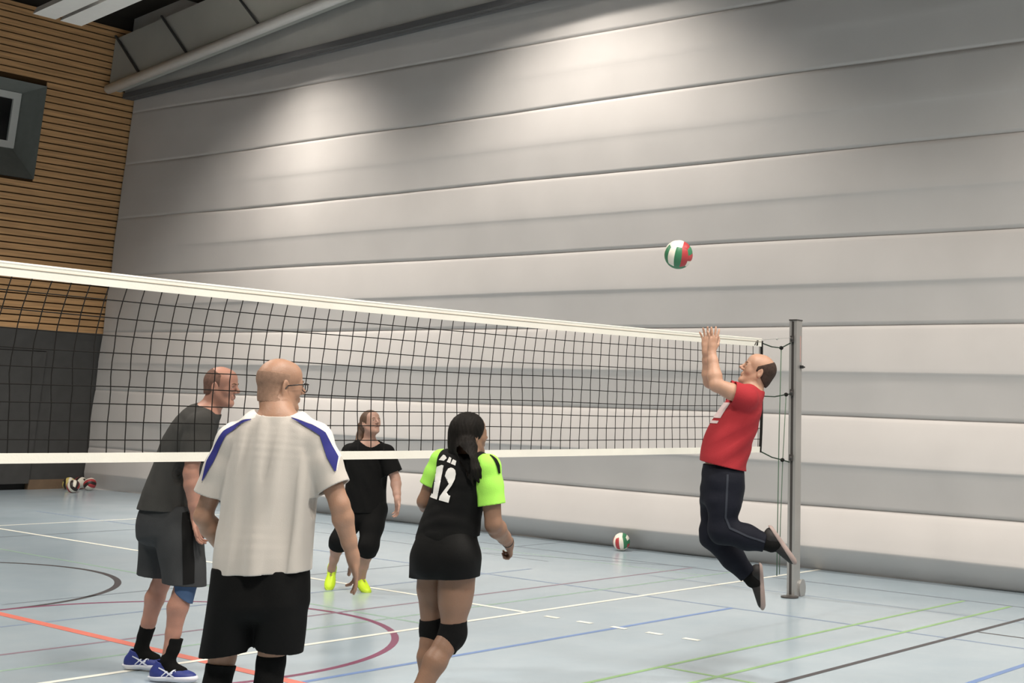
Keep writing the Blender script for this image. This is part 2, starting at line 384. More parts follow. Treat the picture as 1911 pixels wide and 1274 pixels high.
b.build('net_mesh', [M_cord], net, smooth=True)
b = MB(); b.tube([(NX1+.005+.03*math.sin(q*math.pi)*q, YN, NT-.02-(NT-NB-.02)*q) for q in np.linspace(0, 1, 14)], .014, 8)
b.build('side_cord', [M_cord], net, smooth=True, label='thick black cord along the net side')
PX, PY = 11.62, 7.14
def onp(px, py):       # point in the net plane
    d = ray(px, py); t = YN/d[1]; return CAM0+d*t
knots = []
for (a, k, e, nm) in (((1422, 640), (1458, 649), (1475, 640), 'top'), ((1424, 739), (1467, 736), (1474, 735), 'mid'), ((1421, 843), (1460, 858), (1473, 862), 'low')):
    A, K, Ee = onp(*a), onp(*k), onp(*e); mid = (A+K)/2-[0, 0, .012]
    b = MB(); b.tube([A, mid, K, Ee], .006, 6); b.build('tension_cord', [M_rope], net, smooth=True)
    b = MB(); b.ball(K, .024, seg=10, sc=(1.2, .8, .8)); b.build('cord_knot', [M_cord], net, smooth=True); knots.append(K)
b = MB()
b.tube([knots[0], knots[0]+[-.02, 0, -.8], knots[0]+[-.028, 0, -1.6], knots[0]+[-.03, 0, -2.1]], .0055, 6)
b.tube([knots[1], knots[1]+[-.03, .01, -.6], knots[1]+[-.06, .01, -1.2], knots[1]+[-.075, .005, -1.65]], .0045, 6)
b.build('hanging_rope', [mat('grey_green_rope', (0.09, 0.14, 0.10), .8)], net, smooth=True, label='grey-green rope ends hanging to the floor')
b = MB(); b.tube([onp(1424, 634), onp(1476, 630)], .0025, 5); b.ball(onp(1450, 632), .012, seg=8); b.build('tension_cord', [mat('pale_steel_cable', (.45, .45, .43), .5)], net, label='pale steel top cable')

# ------------------------------------------------------------------ net post
M_alu = mat('grey_aluminium', (0.42, 0.41, 0.395), .35, .04, 4, metal=.55)
M_alud = mat('dark_post_groove', (0.05, 0.045, 0.042), .4)
post = empty('net_post', (PX, PY, 0), 'tall grey aluminium volleyball post standing beside the net end', 'post')
ptop = 2.60
b = MB(); b.box((PX-.045, PY-.042, 0), (PX+.05, PY+.042, ptop), 0)
b.box((PX-.053, PY-.042, 0), (PX-.045, PY-.012, ptop), 0); b.box((PX-.053, PY+.018, 0), (PX-.045, PY+.042, ptop), 0)
b.box((PX-.047, PY-.012, .02), (PX-.0445, PY+.018, ptop-.01), 1)
b.build('post_profile', [M_alu, M_alud], post)
b = MB(); b.box((PX-.058, PY-.046, ptop), (PX+.054, PY+.046, ptop+.012)); b.build('post_cap', [M_alud], post)
b = MB(); b.box((PX+.012, PY-.062, 2.135), (PX+.052, PY-.042, 2.165)); b.tube([(PX+.05, PY-.052, 2.15), (PX+.085, PY-.052, 2.15)], .009, 6); b.build('clamp_bolt', [M_black], post)
b = MB(); b.box((PX+.012, PY-.0435, 2.2), (PX+.03, PY-.042, 2.45)); b.build('scale_sticker', [mat('reddish_scale_sticker', (0.5, 0.33, 0.30), .4)], post)
for zz in (2.42, 1.90, 1.28):
    b = MB(); b.box((PX-.072, PY-.014, zz-.03), (PX-.050, PY+.02, zz+.03)); b.ball((PX-.07, PY, zz), .016, seg=8); b.build('cord_hook', [M_alud], post)
b = MB()
for s in (0, 1):
    n0 = len(b.v)
    for k in range(20):
        t = 2*math.pi*k/20; b.v.append(np.array([PX-.10+.085*math.cos(t), PY-.02+.085*math.sin(t), .003+.009*s]))
    b.f.append([n0+k for k in range(20)][::(1 if s else -1)]); b.m.append(0)
for k in range(20): b.f.append([k, (k+1) % 20, 20+(k+1) % 20, 20+k]); b.m.append(0)
b.build('socket_lid', [M_alud], post, label='flat dark lid of the floor socket')
b = MB(); cx, cz = PX+.075, .07
n0 = 0
for s in (0, 1):
    for k in range(22):
        t = 2*math.pi*k/22; b.v.append(np.array([cx+.055*math.cos(t), PY-.06+.02*s, max(.004, cz+.085*math.sin(t))]))
b.f += [[k for k in range(22)], [22+k for k in range(22)][::-1]]; b.m += [0, 0]
for k in range(22): b.f.append([k, 22+k, 22+(k+1) % 22, (k+1) % 22]); b.m.append(0)
b.build('base_plate', [M_alu], post, label='rounded grey plate at the post foot')

# ------------------------------------------------------------------ volleyballs
BALLM = [mat('ball_white', (0.80, 0.76, 0.66), .45), mat('ball_green', (0.04, 0.19, 0.09), .45), mat('ball_red', (0.42, 0.045, 0.05), .45), mat('ball_yellow', (0.62, 0.50, 0.16), .45), mat('ball_black', (0.03, 0.022, 0.02), .45)]
def ball_mesh(name, cols, n=18, r=.105):
    V = []; Fq = []; mi = []
    axes = [((1, 0, 0), (0, 1, 0), (0, 0, 1)), ((-1, 0, 0), (0, 0, 1), (0, 1, 0)), ((0, 1, 0), (0, 0, 1), (1, 0, 0)), ((0, -1, 0), (1, 0, 0), (0, 0, 1)), ((0, 0, 1), (1, 0, 0), (0, 1, 0)), ((0, 0, -1), (0, 1, 0), (1, 0, 0))]
    for fi, (nn, uu, vv) in enumerate(axes):
        nn, uu, vv = map(np.array, (nn, uu, vv)); o = len(V)
        for i in range(n+1):
            for j in range(n+1):
                a = math.tan((i/n*2-1)*math.pi/4); c = math.tan((j/n*2-1)*math.pi/4)
                p = nn+uu*a+vv*c; p = p/np.linalg.norm(p)
                ti = (j/n)*3; edge = min(abs(ti-1), abs(ti-2), ti, 3-ti); e2 = min(i, n-i)/n*3
                rr = r-.0016*max(0, 1-min(edge, e2)/.2)
                V.append(p*rr)
        for i in range(n):
            for j in range(n):
                a = o+i*(n+1)+j; q = [a, a+1, a+n+2, a+n+1]
                cr = np.cross(V[q[1]]-V[q[0]], V[q[3]]-V[q[0]])
                if cr @ nn < 0: q = q[::-1]
                Fq.append(q); band = int(j/n*3+1e-6); mi.append(cols[(band+fi) % 3] if fi != 3 else (0, 0, cols[2])[band])
    return mesh(name, V, Fq, BALLM, mi, True)
def place_ball(c, cols, rot, label, group=None):
    me = ball_mesh('volleyball', cols); o = link('volleyball', me); o.location = tuple(c); o.rotation_euler = rot
    return tag(o, label, 'ball', group)
ROT = Matrix(((-FH[0], 0, RH[0]), (-FH[1], 0, RH[1]), (0, -1, 0)))
place_ball(J(1266, 475, 9.75), (0, 1, 2), (Matrix.Rotation(.12, 3, Vector(FH)) @ Matrix.Rotation(.35, 3, Vector(RH)) @ ROT).to_euler(), 'white, green and red volleyball in mid-air above the jumping person')
c = flr(1160, 1003, .105); c[0] = 13.42; c[1] = 13.42*ray(1160, 1003)[1]/ray(1160, 1003)[0]; c[2] = .105
place_ball(c, (2, 0, 1), (Matrix.Rotation(-.15, 3, Vector(FH)) @ Matrix.Rotation(.15, 3, Vector(RH)) @ ROT).to_euler(), 'white, green and red volleyball lying on the floor against the curtain')
def onfl(px, Y, z=.105):
    # floor spot in line with px at depth Y
    lo = 8.0; d = ray(px, 900); X = Y*d[0]/d[1]; return np.array([X, Y, z])
c1 = onfl(168, 22.35); place_ball(c1, (0, 4, 2), (.8, .3, 0), 'rightmost volleyball of the small pile in the hall corner', 'volleyballs piled in the hall corner')
c2 = onfl(149.5, 22.72); place_ball(c2, (2, 0, 4), (.2, 1.0, .4), 'back middle volleyball of the pile in the hall corner', 'volleyballs piled in the hall corner')
c3 = onfl(128.5, 22.62); place_ball(c3, (3, 4, 0), (1.2, .2, 2.4), 'leftmost yellow and black striped volleyball of the corner pile', 'volleyballs piled in the hall corner')
c4 = onfl(137.5, 21.98); place_ball(c4, (0, 2, 4), (.5, .5, 1.9), 'foremost volleyball of the pile in the hall corner', 'volleyballs piled in the hall corner')

# ------------------------------------------------------------------ implicit-surface modeller for bodies and clothing
def nrm(v): v = np.array(v, float); return v/np.linalg.norm(v)
QUAL = 1.0
class Field:
    def __init__(s, lo, hi, h):
        s.h = h*QUAL; s.lo = np.array(lo, float); s.n = np.ceil((np.array(hi)-s.lo)/s.h).astype(int)+1
        s.D = np.full(s.n, 1.0, np.float32); s.ax = [(s.lo[i]+np.arange(s.n[i])*s.h).astype(np.float32) for i in range(3)]
    def win(s, lo, hi):
        a = np.maximum(0, np.floor((np.array(lo)-s.lo)/s.h).astype(int)); b = np.minimum(s.n, np.ceil((np.array(hi)-s.lo)/s.h).astype(int)+1)
        return tuple(slice(a[i], max(a[i], b[i])) for i in range(3))
    def xyz(s, w, c):
        return [s.ax[i][w[i]].reshape([-1 if j == i else 1 for j in range(3)])-np.float32(c[i]) for i in range(3)]
    def blend(s, w, d, k, mode):
        A = s.D[w]
        if mode == 's': A = -A
        if k > 0: h = np.maximum(np.float32(k)-np.abs(A-d), 0); r = np.minimum(A, d)-h*h*np.float32(.25/k)
        else: r = np.minimum(A, d)
        s.D[w] = -r if mode == 's' else r
    def disp(s, f, band=.03, w=None, T=None):
        T = s.D if T is None else T; w = w or tuple(slice(0, q) for q in s.n)
        m = np.argwhere(np.abs(T) < band)
        if not len(m): return
        o = np.array([w[i].start for i in range(3)]); P = s.lo+(m+o)*s.h
        T[m[:, 0], m[:, 1], m[:, 2]] += f(P).astype(np.float32)
    def ell(s, c, ax, rad, k=.01, mode='u'):
        c = np.array(c, float); ax = np.array([nrm(a) for a in ax]); rad = np.array(rad, float); R = rad.max()+k+.012
        ext = np.sqrt(((ax*rad[:, None])**2).sum(0))+k+.012
        w = s.win(c-ext, c+ext)
        if any(x.stop <= x.start for x in w): return
        x, y, z = s.xyz(w, c); A2 = 0; B2 = 0
        for i in range(3):
            q = x*np.float32(ax[i][0])+y*np.float32(ax[i][1])+z*np.float32(ax[i][2]); q2 = q*q
            A2 = A2+q2*np.float32(1/rad[i]**2); B2 = B2+q2*np.float32(1/rad[i]**4)
        a = np.sqrt(A2); s.blend(w, a*(a-1)/(np.sqrt(B2)+1e-6), k, mode)
    def seg(s, a, b, ra, rb, k=.01, mode='u'):
        a = np.array(a, float); b = np.array(b, float); ab = b-a; L = ab @ ab+1e-12; m = k+.012
        w = s.win(np.minimum(a-ra, b-rb)-m, np.maximum(a+ra, b+rb)+m)
        if any(q.stop <= q.start for q in w): return
        x, y, z = s.xyz(w, a); ab = ab.astype(np.float32)
        t = np.clip((x*ab[0]+y*ab[1]+z*ab[2])/np.float32(L), 0, 1)
        d = np.sqrt((x-t*ab[0])**2+(y-t*ab[1])**2+(z-t*ab[2])**2)-(ra+(rb-ra)*t); s.blend(w, d.astype(np.float32), k, mode)
    def chain(s, pts, rs, k=.01, mode='u'):
        for i in range(len(pts)-1): s.seg(pts[i], pts[i+1], rs[i], rs[i+1], k, mode)
    def rings(s, rg, k=.02, cap=.7, fold=None):
        # rg: list of (centre, side axis, half width, half depth); smooth interpolation along the spine
        C = np.array([r[0] for r in rg], float); S_ = np.array([nrm(r[1]) for r in rg]); Wd = np.array([r[2] for r in rg], float); Dp = np.array([r[3] for r in rg], float)
        n = len(rg); T = np.linspace(0, n-1, (n-1)*4+1)
        def cr(A):
            out = []
            for t in T:
                i = min(int(t), n-2); u = t-i; p0 = A[max(i-1, 0)]; p1 = A[i]; p2 = A[i+1]; p3 = A[min(i+2, n-1)]
                out.append(.5*((2*p1)+(-p0+p2)*u+(2*p0-5*p1+4*p2-p3)*u*u+(-p0+3*p1-3*p2+p3)*u**3))
            return np.array(out)
        C, S_, Wd, Dp = cr(C), cr(S_), cr(Wd), cr(Dp)
        R = max(Wd.max(), Dp.max())+k+.035; w = s.win(C.min(0)-R, C.max(0)+R)
        if any(q.stop <= q.start for q in w): return
        T_ = np.full([q.stop-q.start for q in w], 1.0, np.float32)
        for i in range(len(C)-1):
            a, b = C[i], C[i+1]; ab = b-a; L = ab @ ab+1e-12; r = max(Wd[i], Wd[i+1], Dp[i], Dp[i+1])+k+.035
            v = s.win(np.minimum(a, b)-r, np.maximum(a, b)+r); v = tuple(slice(max(v[j].start, w[j].start), min(v[j].stop, w[j].stop)) for j in range(3))
            if any(q.stop <= q.start for q in v): continue
            x, y, z = s.xyz(v, a); sd = nrm(S_[i]+S_[i+1]); axn = nrm(ab); sd = nrm(sd-axn*(sd @ axn)); fr = np.cross(axn, sd)
            f32 = np.float32; dt = lambda q: x*f32(q[0])+y*f32(q[1])+z*f32(q[2])
            la = dt(axn); Ln = f32(math.sqrt(L)); t = np.clip(la/Ln, 0, 1); zz = la-t*Ln; X2 = dt(sd)**2; Y2 = dt(fr)**2
            wd = f32(Wd[i])+f32(Wd[i+1]-Wd[i])*t; dp = f32(Dp[i])+f32(Dp[i+1]-Dp[i])*t; mn = np.minimum(wd, dp); e = mn*f32(cap)
            iw, idp, ie = 1/wd**2, 1/dp**2, 1/e**2; Z2 = zz*zz
            m = np.sqrt(X2*iw+Y2*idp+Z2*ie)+f32(1e-6); g = np.sqrt(X2*iw*iw+Y2*idp*idp+Z2*ie*ie)+f32(1e-6)
            dd = m*(m-1)/g; dd = np.where(m < .3, -mn*f32(.7), dd)
            vv = tuple(slice(v[j].start-w[j].start, v[j].stop-w[j].start) for j in range(3)); T_[vv] = np.minimum(T_[vv], dd)
        for _ in range(4):
            for ax in range(3):
                B = T_.copy(); n_ = T_.shape[ax]
                if n_ < 3: continue
                i0 = [slice(None)]*3; i1 = [slice(None)]*3; i2 = [slice(None)]*3; i0[ax] = slice(0, n_-2); i1[ax] = slice(1, n_-1); i2[ax] = slice(2, n_)
                T_[tuple(i1)] = B[tuple(i0)]*.25+B[tuple(i1)]*.5+B[tuple(i2)]*.25
        if fold is not None: s.disp(fold, .035, w, T_)
        s.blend(w, T_, k, 'u')
    def cut(s, p, n, hollow=None, th=.009, depth=.08, near=None):
        # keep the side opposite to n ; optional hollow opening behind the cut
        p = np.array(p, float); n = nrm(n); w = s.win(s.lo, s.lo+s.n*s.h) if near is None else s.win(np.array(near[0])-near[1], np.array(near[0])+near[1])
        if any(q.stop <= q.start for q in w): return
        x, y, z = s.xyz(w, p); f32 = np.float32; pd = x*f32(n[0])+y*f32(n[1])+z*f32(n[2]); A = s.D[w]
        if near is not None:
            x, y, z = s.xyz(w, near[0]); pd = np.where(x*x+y*y+z*z < f32(near[1]**2), pd, f32(-1))
        th = max(th, 2.1*s.h); r = np.maximum(A, pd)
        if hollow: r = np.maximum(r, -np.maximum(A+f32(th), -(pd+f32(depth))))
        s.D[w] = r
    def mesh(s, name, mats):
        D = s.D; n = np.array(D.shape); S_ = D < 0
        c = [S_[i:n[0]-1+i, j:n[1]-1+j, k:n[2]-1+k] for i in (0, 1) for j in (0, 1) for k in (0, 1)]
        al = c[0].copy(); an = c[0].copy()
        for q in c[1:]: al &= q; an |= q
        act = an & ~al; idx = np.argwhere(act)
        vid = np.full(act.shape, -1, np.int32); vid[act] = np.arange(len(idx))
        acc = np.zeros((len(idx), 3)); cnt = np.zeros(len(idx))
        offs = [(i, j, k) for i in (0, 1) for j in (0, 1) for k in (0, 1)]
        for a in offs:
            for ax in range(3):
                if a[ax] == 0:
                    b = list(a); b[ax] = 1
                    da = D[idx[:, 0]+a[0], idx[:, 1]+a[1], idx[:, 2]+a[2]]; db = D[idx[:, 0]+b[0], idx[:, 1]+b[1], idx[:, 2]+b[2]]
                    m = (da < 0) != (db < 0); t = np.where(m, da/(da-db+1e-12), 0)
                    p = np.array(a, float)[None, :].repeat(len(idx), 0); p[:, ax] += t
                    acc[m] += p[m]; cnt[m] += 1
        V = s.lo+(idx+acc/np.maximum(cnt, 1)[:, None])*s.h
        Q = []
        for ax in range(3):
            o1, o2 = [(1, 2), (2, 0), (0, 1)][ax]
            sl0 = [slice(None)]*3; sl1 = [slice(None)]*3; sl0[ax] = slice(0, n[ax]-1); sl1[ax] = slice(1, n[ax])
            A, B = S_[tuple(sl0)], S_[tuple(sl1)]; E_ = np.argwhere(A != B)
            E_ = E_[(E_[:, o1] > 0) & (E_[:, o2] > 0) & (E_[:, o1] < n[o1]-1) & (E_[:, o2] < n[o2]-1)]
            if not len(E_): continue
            fl_ = A[E_[:, 0], E_[:, 1], E_[:, 2]]
            def cell(d1, d2):
                q = E_.copy(); q[:, o1] += d1; q[:, o2] += d2; return vid[q[:, 0], q[:, 1], q[:, 2]]
            q = np.stack([cell(-1, -1), cell(0, -1), cell(0, 0), cell(-1, 0)], 1)
            q[~fl_] = q[~fl_][:, ::-1]; Q.append(q)
        Q = np.concatenate(Q); Q = Q[(Q >= 0).all(1)]
        # one light relaxation pass
        me = bpy.data.meshes.new(name); me.vertices.add(len(V)); me.vertices.foreach_set('co', V.astype(np.float32).ravel())
        me.loops.add(len(Q)*4); me.loops.foreach_set('vertex_index', Q.astype(np.int32).ravel())
        me.polygons.add(len(Q)); me.polygons.foreach_set('loop_start', np.arange(len(Q), dtype=np.int32)*4)
        try: me.polygons.foreach_set('loop_total', np.full(len(Q), 4, np.int32))
        except Exception: pass
        for m in (mats if isinstance(mats, (list, tuple)) else [mats]): me.materials.append(m)
        me.polygons.foreach_set('use_smooth', np.ones(len(Q), bool)); me.update(calc_edges=True); me.validate()
        return me, V

def make(name, mats, lo, hi, h, fn, parent, label=None):
    F = Field(lo, hi, h); fn(F); me, V = F.mesh(name, mats); return link(name, me, parent, label)
def bbox(pts, pad):
    P = np.array(pts, float); return P.min(0)-pad, P.max(0)+pad

def foldnoise(amp, dirv, wl, seed, jit=.28):
    r = np.random.default_rng(seed); comps = []
    d = nrm(dirv)
    for i in range(5):
        q = nrm(d+r.normal(0, jit, 3)); comps.append((q*2*math.pi/(wl*r.uniform(.7, 1.7)), r.uniform(0, 6.28), r.uniform(.5, 1)))
    m1 = r.normal(0, 1, 3)*7; m2 = r.normal(0, 1, 3)*5
    def f(P):
        s = 0
        w = .6*np.sin(P @ m1+1.0)+.6*np.sin(P @ m2)
        for kq, ph, a in comps: s = s+a*np.sin(P @ kq+ph+w)
        return (amp*(np.abs(s)**.8*np.sign(s))*.35*(.6+.4*np.sin(P @ m2+2))).astype(np.float32)
    return f

# ---- anatomy
def head(F, c, fwd, up, sc=1.0, female=False):
    up = nrm(up); fwd = nrm(np.array(fwd)-up*(np.array(fwd) @ up)); rt = np.cross(fwd, up); A = [rt, fwd, up]
    L = lambda x, y, z: np.array(c)+(rt*x+fwd*y+up*z)*sc
    e = lambda p, r, k=.012, m='u': F.ell(L(*p), A, np.array(r)*sc, k*sc, m)
    g = lambda a, b, ra, rb, k=.01, m='u': F.seg(L(*a), L(*b), ra*sc, rb*sc, k*sc, m)
    e((0, -.012, .038), (.074, .094, .082), .01)
    e((0, .030, -.030), (.056, .060, .078), .035)
    e((0, .045, .045), (.060, .045, .050), .03)
    for x in (-1, 1):
        g((x*.052, -.005, -.040), (x*.018, .068, -.092), .016, .014, .03)
        e((x*.038, .060, -.022), (.022, .022, .024), .02)
        g((x*.012, .088, .020), (x*.044, .074, .018), .009, .008, .012)
    e((0, .076, -.094), (.020, .017, .018), .02)
    for x in (-1, 1): e((x*.031, .074, .002), (.020, .012, .016), .02)
    e((0, .010, -.085), (.045, .050, .030), .03)
    for x in (-1, 1): e((x*.031, .099, .003), (.015, .014, .010), .008, 's')
    g((0, .088, .018), (0, .113, -.020), .007, .0115, .012)
    for x in (-1, 1): e((x*.011, .100, -.026), (.009, .010, .008), .006)
    g((-.018, .088, -.050), (.018, .088, -.050), .006, .006, .006); g((-.015, .0875, -.061), (.015, .0875, -.061), .0068, .0068, .006)
    g((-.020, .098, -.0555), (.020, .098, -.0555), .0025, .0025, .003, 's')
    for x in (-1, 1):
        F.ell(L(x*.076, -.008, -.004), [rt*1.0+fwd*.35*x, fwd-rt*.35*x, up], np.array((.007, .019, .033))*sc, .006*sc)
        F.ell(L(x*.083, -.004, .000), [rt+fwd*.35*x, fwd-rt*.35*x, up], np.array((.006, .009, .018))*sc, .004*sc, 's')
    return L, A
def face_marks(F, L):
    def fr(x, z):
        for y in np.arange(.13, .03, -.001):
            p = L(x, y, z); i = np.round((p-F.lo)/F.h).astype(int)
            if (i < 0).any() or (i >= F.n).any(): continue
            if F.D[tuple(i)] < 0: return y+.001
        return .08
    return dict(eye=[fr(x*.031, .003) for x in (-1, 1)], brow=[[fr(x*a, z) for a, z in ((.014, .022), (.030, .026), (.046, .021))] for x in (-1, 1)], lip=[fr(a, -.055) for a in (-.019, 0, .019)])
def neck(F, L, base, r=.058):
    F.seg(L(0, -.022, -.045), base, r*.95, r*1.06, .03)
def hand(F, w, d, pn, th, curl=.5, spread=.12, sc=1.0, curls=None):
    # w wrist, d pointing direction, pn palm normal (towards palm), th thumb side
    d = nrm(d); pn = nrm(np.array(pn)-d*(np.array(pn) @ d)); s_ = np.cross(d, pn); s_ = s_*np.sign(s_ @ np.array(th)+1e-9)
    w = np.array(w, float)
    F.ell(w+d*.050*sc, [s_, d, pn], np.array((.041, .056, .016))*sc, .014)
    F.seg(w-d*.01, w+d*.03*sc, .024*sc, .024*sc, .02)
    for i, (o, ln, r) in enumerate(((.030, .070, .0088), (.010, .078, .0092), (-.010, .072, .0088), (-.029, .056, .0078))):
        c_ = curls[i] if curls else curl*(1+.12*i)
        p = w+d*(.088 if i < 3 else .080)*sc+s_*o*sc; dd = nrm(d+s_*spread*(o/.03)); an = c_*.5
        F.seg(w+d*.05*sc+s_*o*.8*sc, p, .011*sc, r*sc, .006)
        for fr in (.46, .30, .24):
            v = dd*math.cos(an)+pn*math.sin(an); q = p+v*ln*fr*sc; F.seg(p, q, r*sc, r*.92*sc, .003); p = q; an += c_*.75; r *= .92
    p = w+d*.022*sc+s_*.026*sc; v = nrm(d*.62+s_*.72+pn*.25); q = p+v*.042*sc
    F.seg(p, q, .0145*sc, .0115*sc, .012); v = nrm(d*.85+s_*.38+pn*.3); r_ = q+v*.032*sc; F.seg(q, r_, .0112*sc, .0095*sc, .004)
    v = nrm(d*.95+s_*.15+pn*.35); F.seg(r_, r_+v*.026*sc, .0095*sc, .008*sc, .004)
def arm(F, sh, el, wr, r=1.0, back=None):
    sh, el, wr = map(lambda q: np.array(q, float), (sh, el, wr))
    F.seg(sh, sh+(el-sh)*.5, .054*r, .047*r, .02); F.seg(sh+(el-sh)*.5, el, .047*r, .038*r, .015)
    F.seg(el, el+(wr-el)*.25, .038*r, .043*r, .02); F.seg(el+(wr-el)*.25, el+(wr-el)*.7, .043*r, .031*r, .015); F.seg(el+(wr-el)*.7, wr, .031*r, .025*r, .015)
def leg(F, hip, kn, an, r=1.0, bk=None, ball=True):
    hip, kn, an = map(lambda q: np.array(q, float), (hip, kn, an)); bk = nrm(bk) if bk is not None else np.zeros(3)
    hip = hip+(kn-hip)*.12; F.seg(hip, hip+(kn-hip)*.40, .084*r, .078*r, .03); F.seg(hip+(kn-hip)*.40, kn, .078*r, .056*r, .02)
    F.seg(kn, kn+(an-kn)*.15+bk*.01, .056*r, .051*r, .02)
    m = kn+(an-kn)*.32+bk*.016
    F.seg(kn+(an-kn)*.12+bk*.008, m, .050*r, .056*r, .02); F.seg(m, kn+(an-kn)*.65+bk*.006, .056*r, .040*r, .02); F.seg(kn+(an-kn)*.65+bk*.006, an, .040*r, .034*r, .02)
def foot(F, an, fwd, up, heelup=.085, sc=1.0):
    up = nrm(up); fwd = nrm(np.array(fwd)-up*(np.array(fwd) @ up)); rt = np.cross(fwd, up); an = np.array(an, float)
    c = an-up*(heelup-.045)*sc+fwd*.045*sc
    F.ell(c, [rt, fwd, up], np.array((.028, .085, .028))*sc, .02); F.seg(an, an-up*(heelup-.05)*sc, .032*sc, .030*sc, .02)
def shoe(parent, an, fwd, up, mats, sc=1.0, name='shoe', heelup=.085, laces=None, h=.0035):
    # an: ankle joint; sole lies heelup below along -up
    up = nrm(up); fwd = nrm(np.array(fwd)-up*(np.array(fwd) @ up)); rt = np.cross(fwd, up)
    o = np.array(an, float)-up*heelup*sc-fwd*.03*sc
    L = lambda x, y, z: o+(rt*x+fwd*y+up*z)*sc
    A = [rt, fwd, up]
    pts = [L(x, y, z) for x in (-.06, .06) for y in (-.09, .24) for z in (-.01, .14)]; lo, hi = bbox(pts, .01)
    def sole(F):
        F.ell(L(0, -.015, .022), A, np.array((.040, .062, .030))*sc, .01)
        F.ell(L(0, .07, .022), A, np.array((.040, .10, .028))*sc, .03)
        F.ell(L(0.004, .145, .022), A, np.array((.049, .078, .028))*sc, .03)
        F.cut(L(0, 0, 0.001), -up); F.cut(L(0, 0, .026), nrm(up*1.0-fwd*.05))
    def upper(F):
        F.ell(L(0, -.018, .040), A, np.array((.034, .050, .048))*sc, .01)
        F.ell(L(0, .055, .040), A, np.array((.037, .09, .045))*sc, .03)
        F.ell(L(0.004, .135, .030), A, np.array((.044, .075, .032))*sc, .03)
        F.seg(L(0, -.01, .05), L(0, .0, .105), .040*sc, .036*sc, .02)
        F.seg(L(0, .035, .075), L(0, .09, .062), .022*sc, .016*sc, .02)
        F.cut(L(0, 0, .016), -up); F.cut(L(0, 0, .100), nrm(up*1+fwd*.25), True, .006, .03)
    so = make(name, [mats[0]], lo, hi, h, upper, parent)
    make('shoe_sole', [mats[1]], lo, hi, h, sole, so)
    if len(mats) > 2:
        b = MB()
        for i in range(4):
            y = .055+i*.022; z = .083-i*.0085
            b.tube([L(-.022, y, z-.006), L(0, y+.004, z+.006), L(.022, y, z-.006)], .0028*sc, 5)
        b.tube([L(0, .05, .09), L(-.02, .035, .098), L(-.012, .06, .094), L(0, .05, .09), L(.02, .035, .098), L(.012, .06, .094), L(0, .05, .09)], .0024*sc, 5)
        b.build('shoe_laces', [mats[2]], so, smooth=True)
    return so, L, A
def tubechild(name, m, pts, rs, parent, c0=None, c1=None, h=.004, label=None, k=.01):
    lo, hi = bbox(pts, max(rs)+.02)
    def fn(F):
        F.chain(pts, rs, k)
        if c0: F.cut(*c0)
        if c1: F.cut(*c1)
    return make(name, [m], lo, hi, h, fn, parent, label)

# flat prints laid on a garment: outline polygons cast onto the cloth
def decal(name, m, target, polys, org, u, v, dirn, parent, off=.0025, maxlen=.010, label=None):
    bm0 = bmesh.new(); bm0.from_mesh(target.data); tree = BVHTree.FromBMesh(bm0); bm0.free()
    bm = bmesh.new(); org, u, v, dirn = map(lambda q: np.array(q, float), (org, u, v, dirn)); dirn = nrm(dirn)
    for poly in polys:
        vs = [bm.verts.new((x, y, 0)) for x, y in poly]
        f = bm.faces.new(vs)
    bmesh.ops.triangulate(bm, faces=bm.faces[:])
    for it in range(7):
        es = [e for e in bm.edges if (e.verts[0].co-e.verts[1].co).length*np.linalg.norm(u) > maxlen]
        if not es: break
        bmesh.ops.subdivide_edges(bm, edges=es, cuts=1, use_grid_fill=False); bmesh.ops.triangulate(bm, faces=[f for f in bm.faces if len(f.verts) > 3])
    dead = []
    for vt in bm.verts:
        p = org+u*vt.co.x+v*vt.co.y
        hit = tree.ray_cast(Vector(p-dirn*.5), Vector(dirn), 1.2)
        if hit[0] is None: dead.append(vt)
        else: vt.co = hit[0]-Vector(dirn)*off+hit[1]*.0008
    if dead: bmesh.ops.delete(bm, geom=dead, context='VERTS')
    bmesh.ops.recalc_face_normals(bm, faces=bm.faces[:])
    me = bpy.data.meshes.new(name); bm.to_mesh(me); bm.free(); me.materials.append(m)
    for p in me.polygons: p.use_smooth = True
    return link(name, me, parent, label)
def ribbon(name, m, target, line, width, dirn, parent, off=.003, label=None):
    # line: world points near the cloth; widths per point; cast along dirn
    bm0 = bmesh.new(); bm0.from_mesh(target.data); tree = BVHTree.FromBMesh(bm0); bm0.free()
    pts = [np.array(p, float) for p in line]; P = []; Wd = []
    for i in range(len(pts)-1):
        n = max(2, int(np.linalg.norm(pts[i+1]-pts[i])/.008))
        for q in range(n): P.append(pts[i]+(pts[i+1]-pts[i])*q/n); Wd.append(width[i]+(width[i+1]-width[i])*q/n)
    P.append(pts[-1]); Wd.append(width[-1]); V = []; Fq = []
    nc = 5
    for i, p in enumerate(P):
        t = nrm(P[min(i+1, len(P)-1)]-P[max(i-1, 0)]); dr = nrm(dirn); s_ = nrm(np.cross(t, dr))
        for j in range(nc):
            q = p+s_*Wd[i]*(j/(nc-1)-.5); hit = tree.ray_cast(Vector(q-dr*.4), Vector(dr), 1.0)
            if hit[0] is None or hit[1].dot(Vector(dr)) > -.35:
                near = tree.find_nearest(Vector(q)); V.append(np.array(near[0]+near[1]*off))
            else: V.append(np.array(hit[0]-Vector(dr)*off+hit[1]*.001))
    for i in range(len(P)-1):
        for j in range(nc-1): a = i*nc+j; Fq.append([a, a+1, a+nc+1, a+nc])
    return link(name, mesh(name, V, Fq, [m], smooth=True), parent, label)

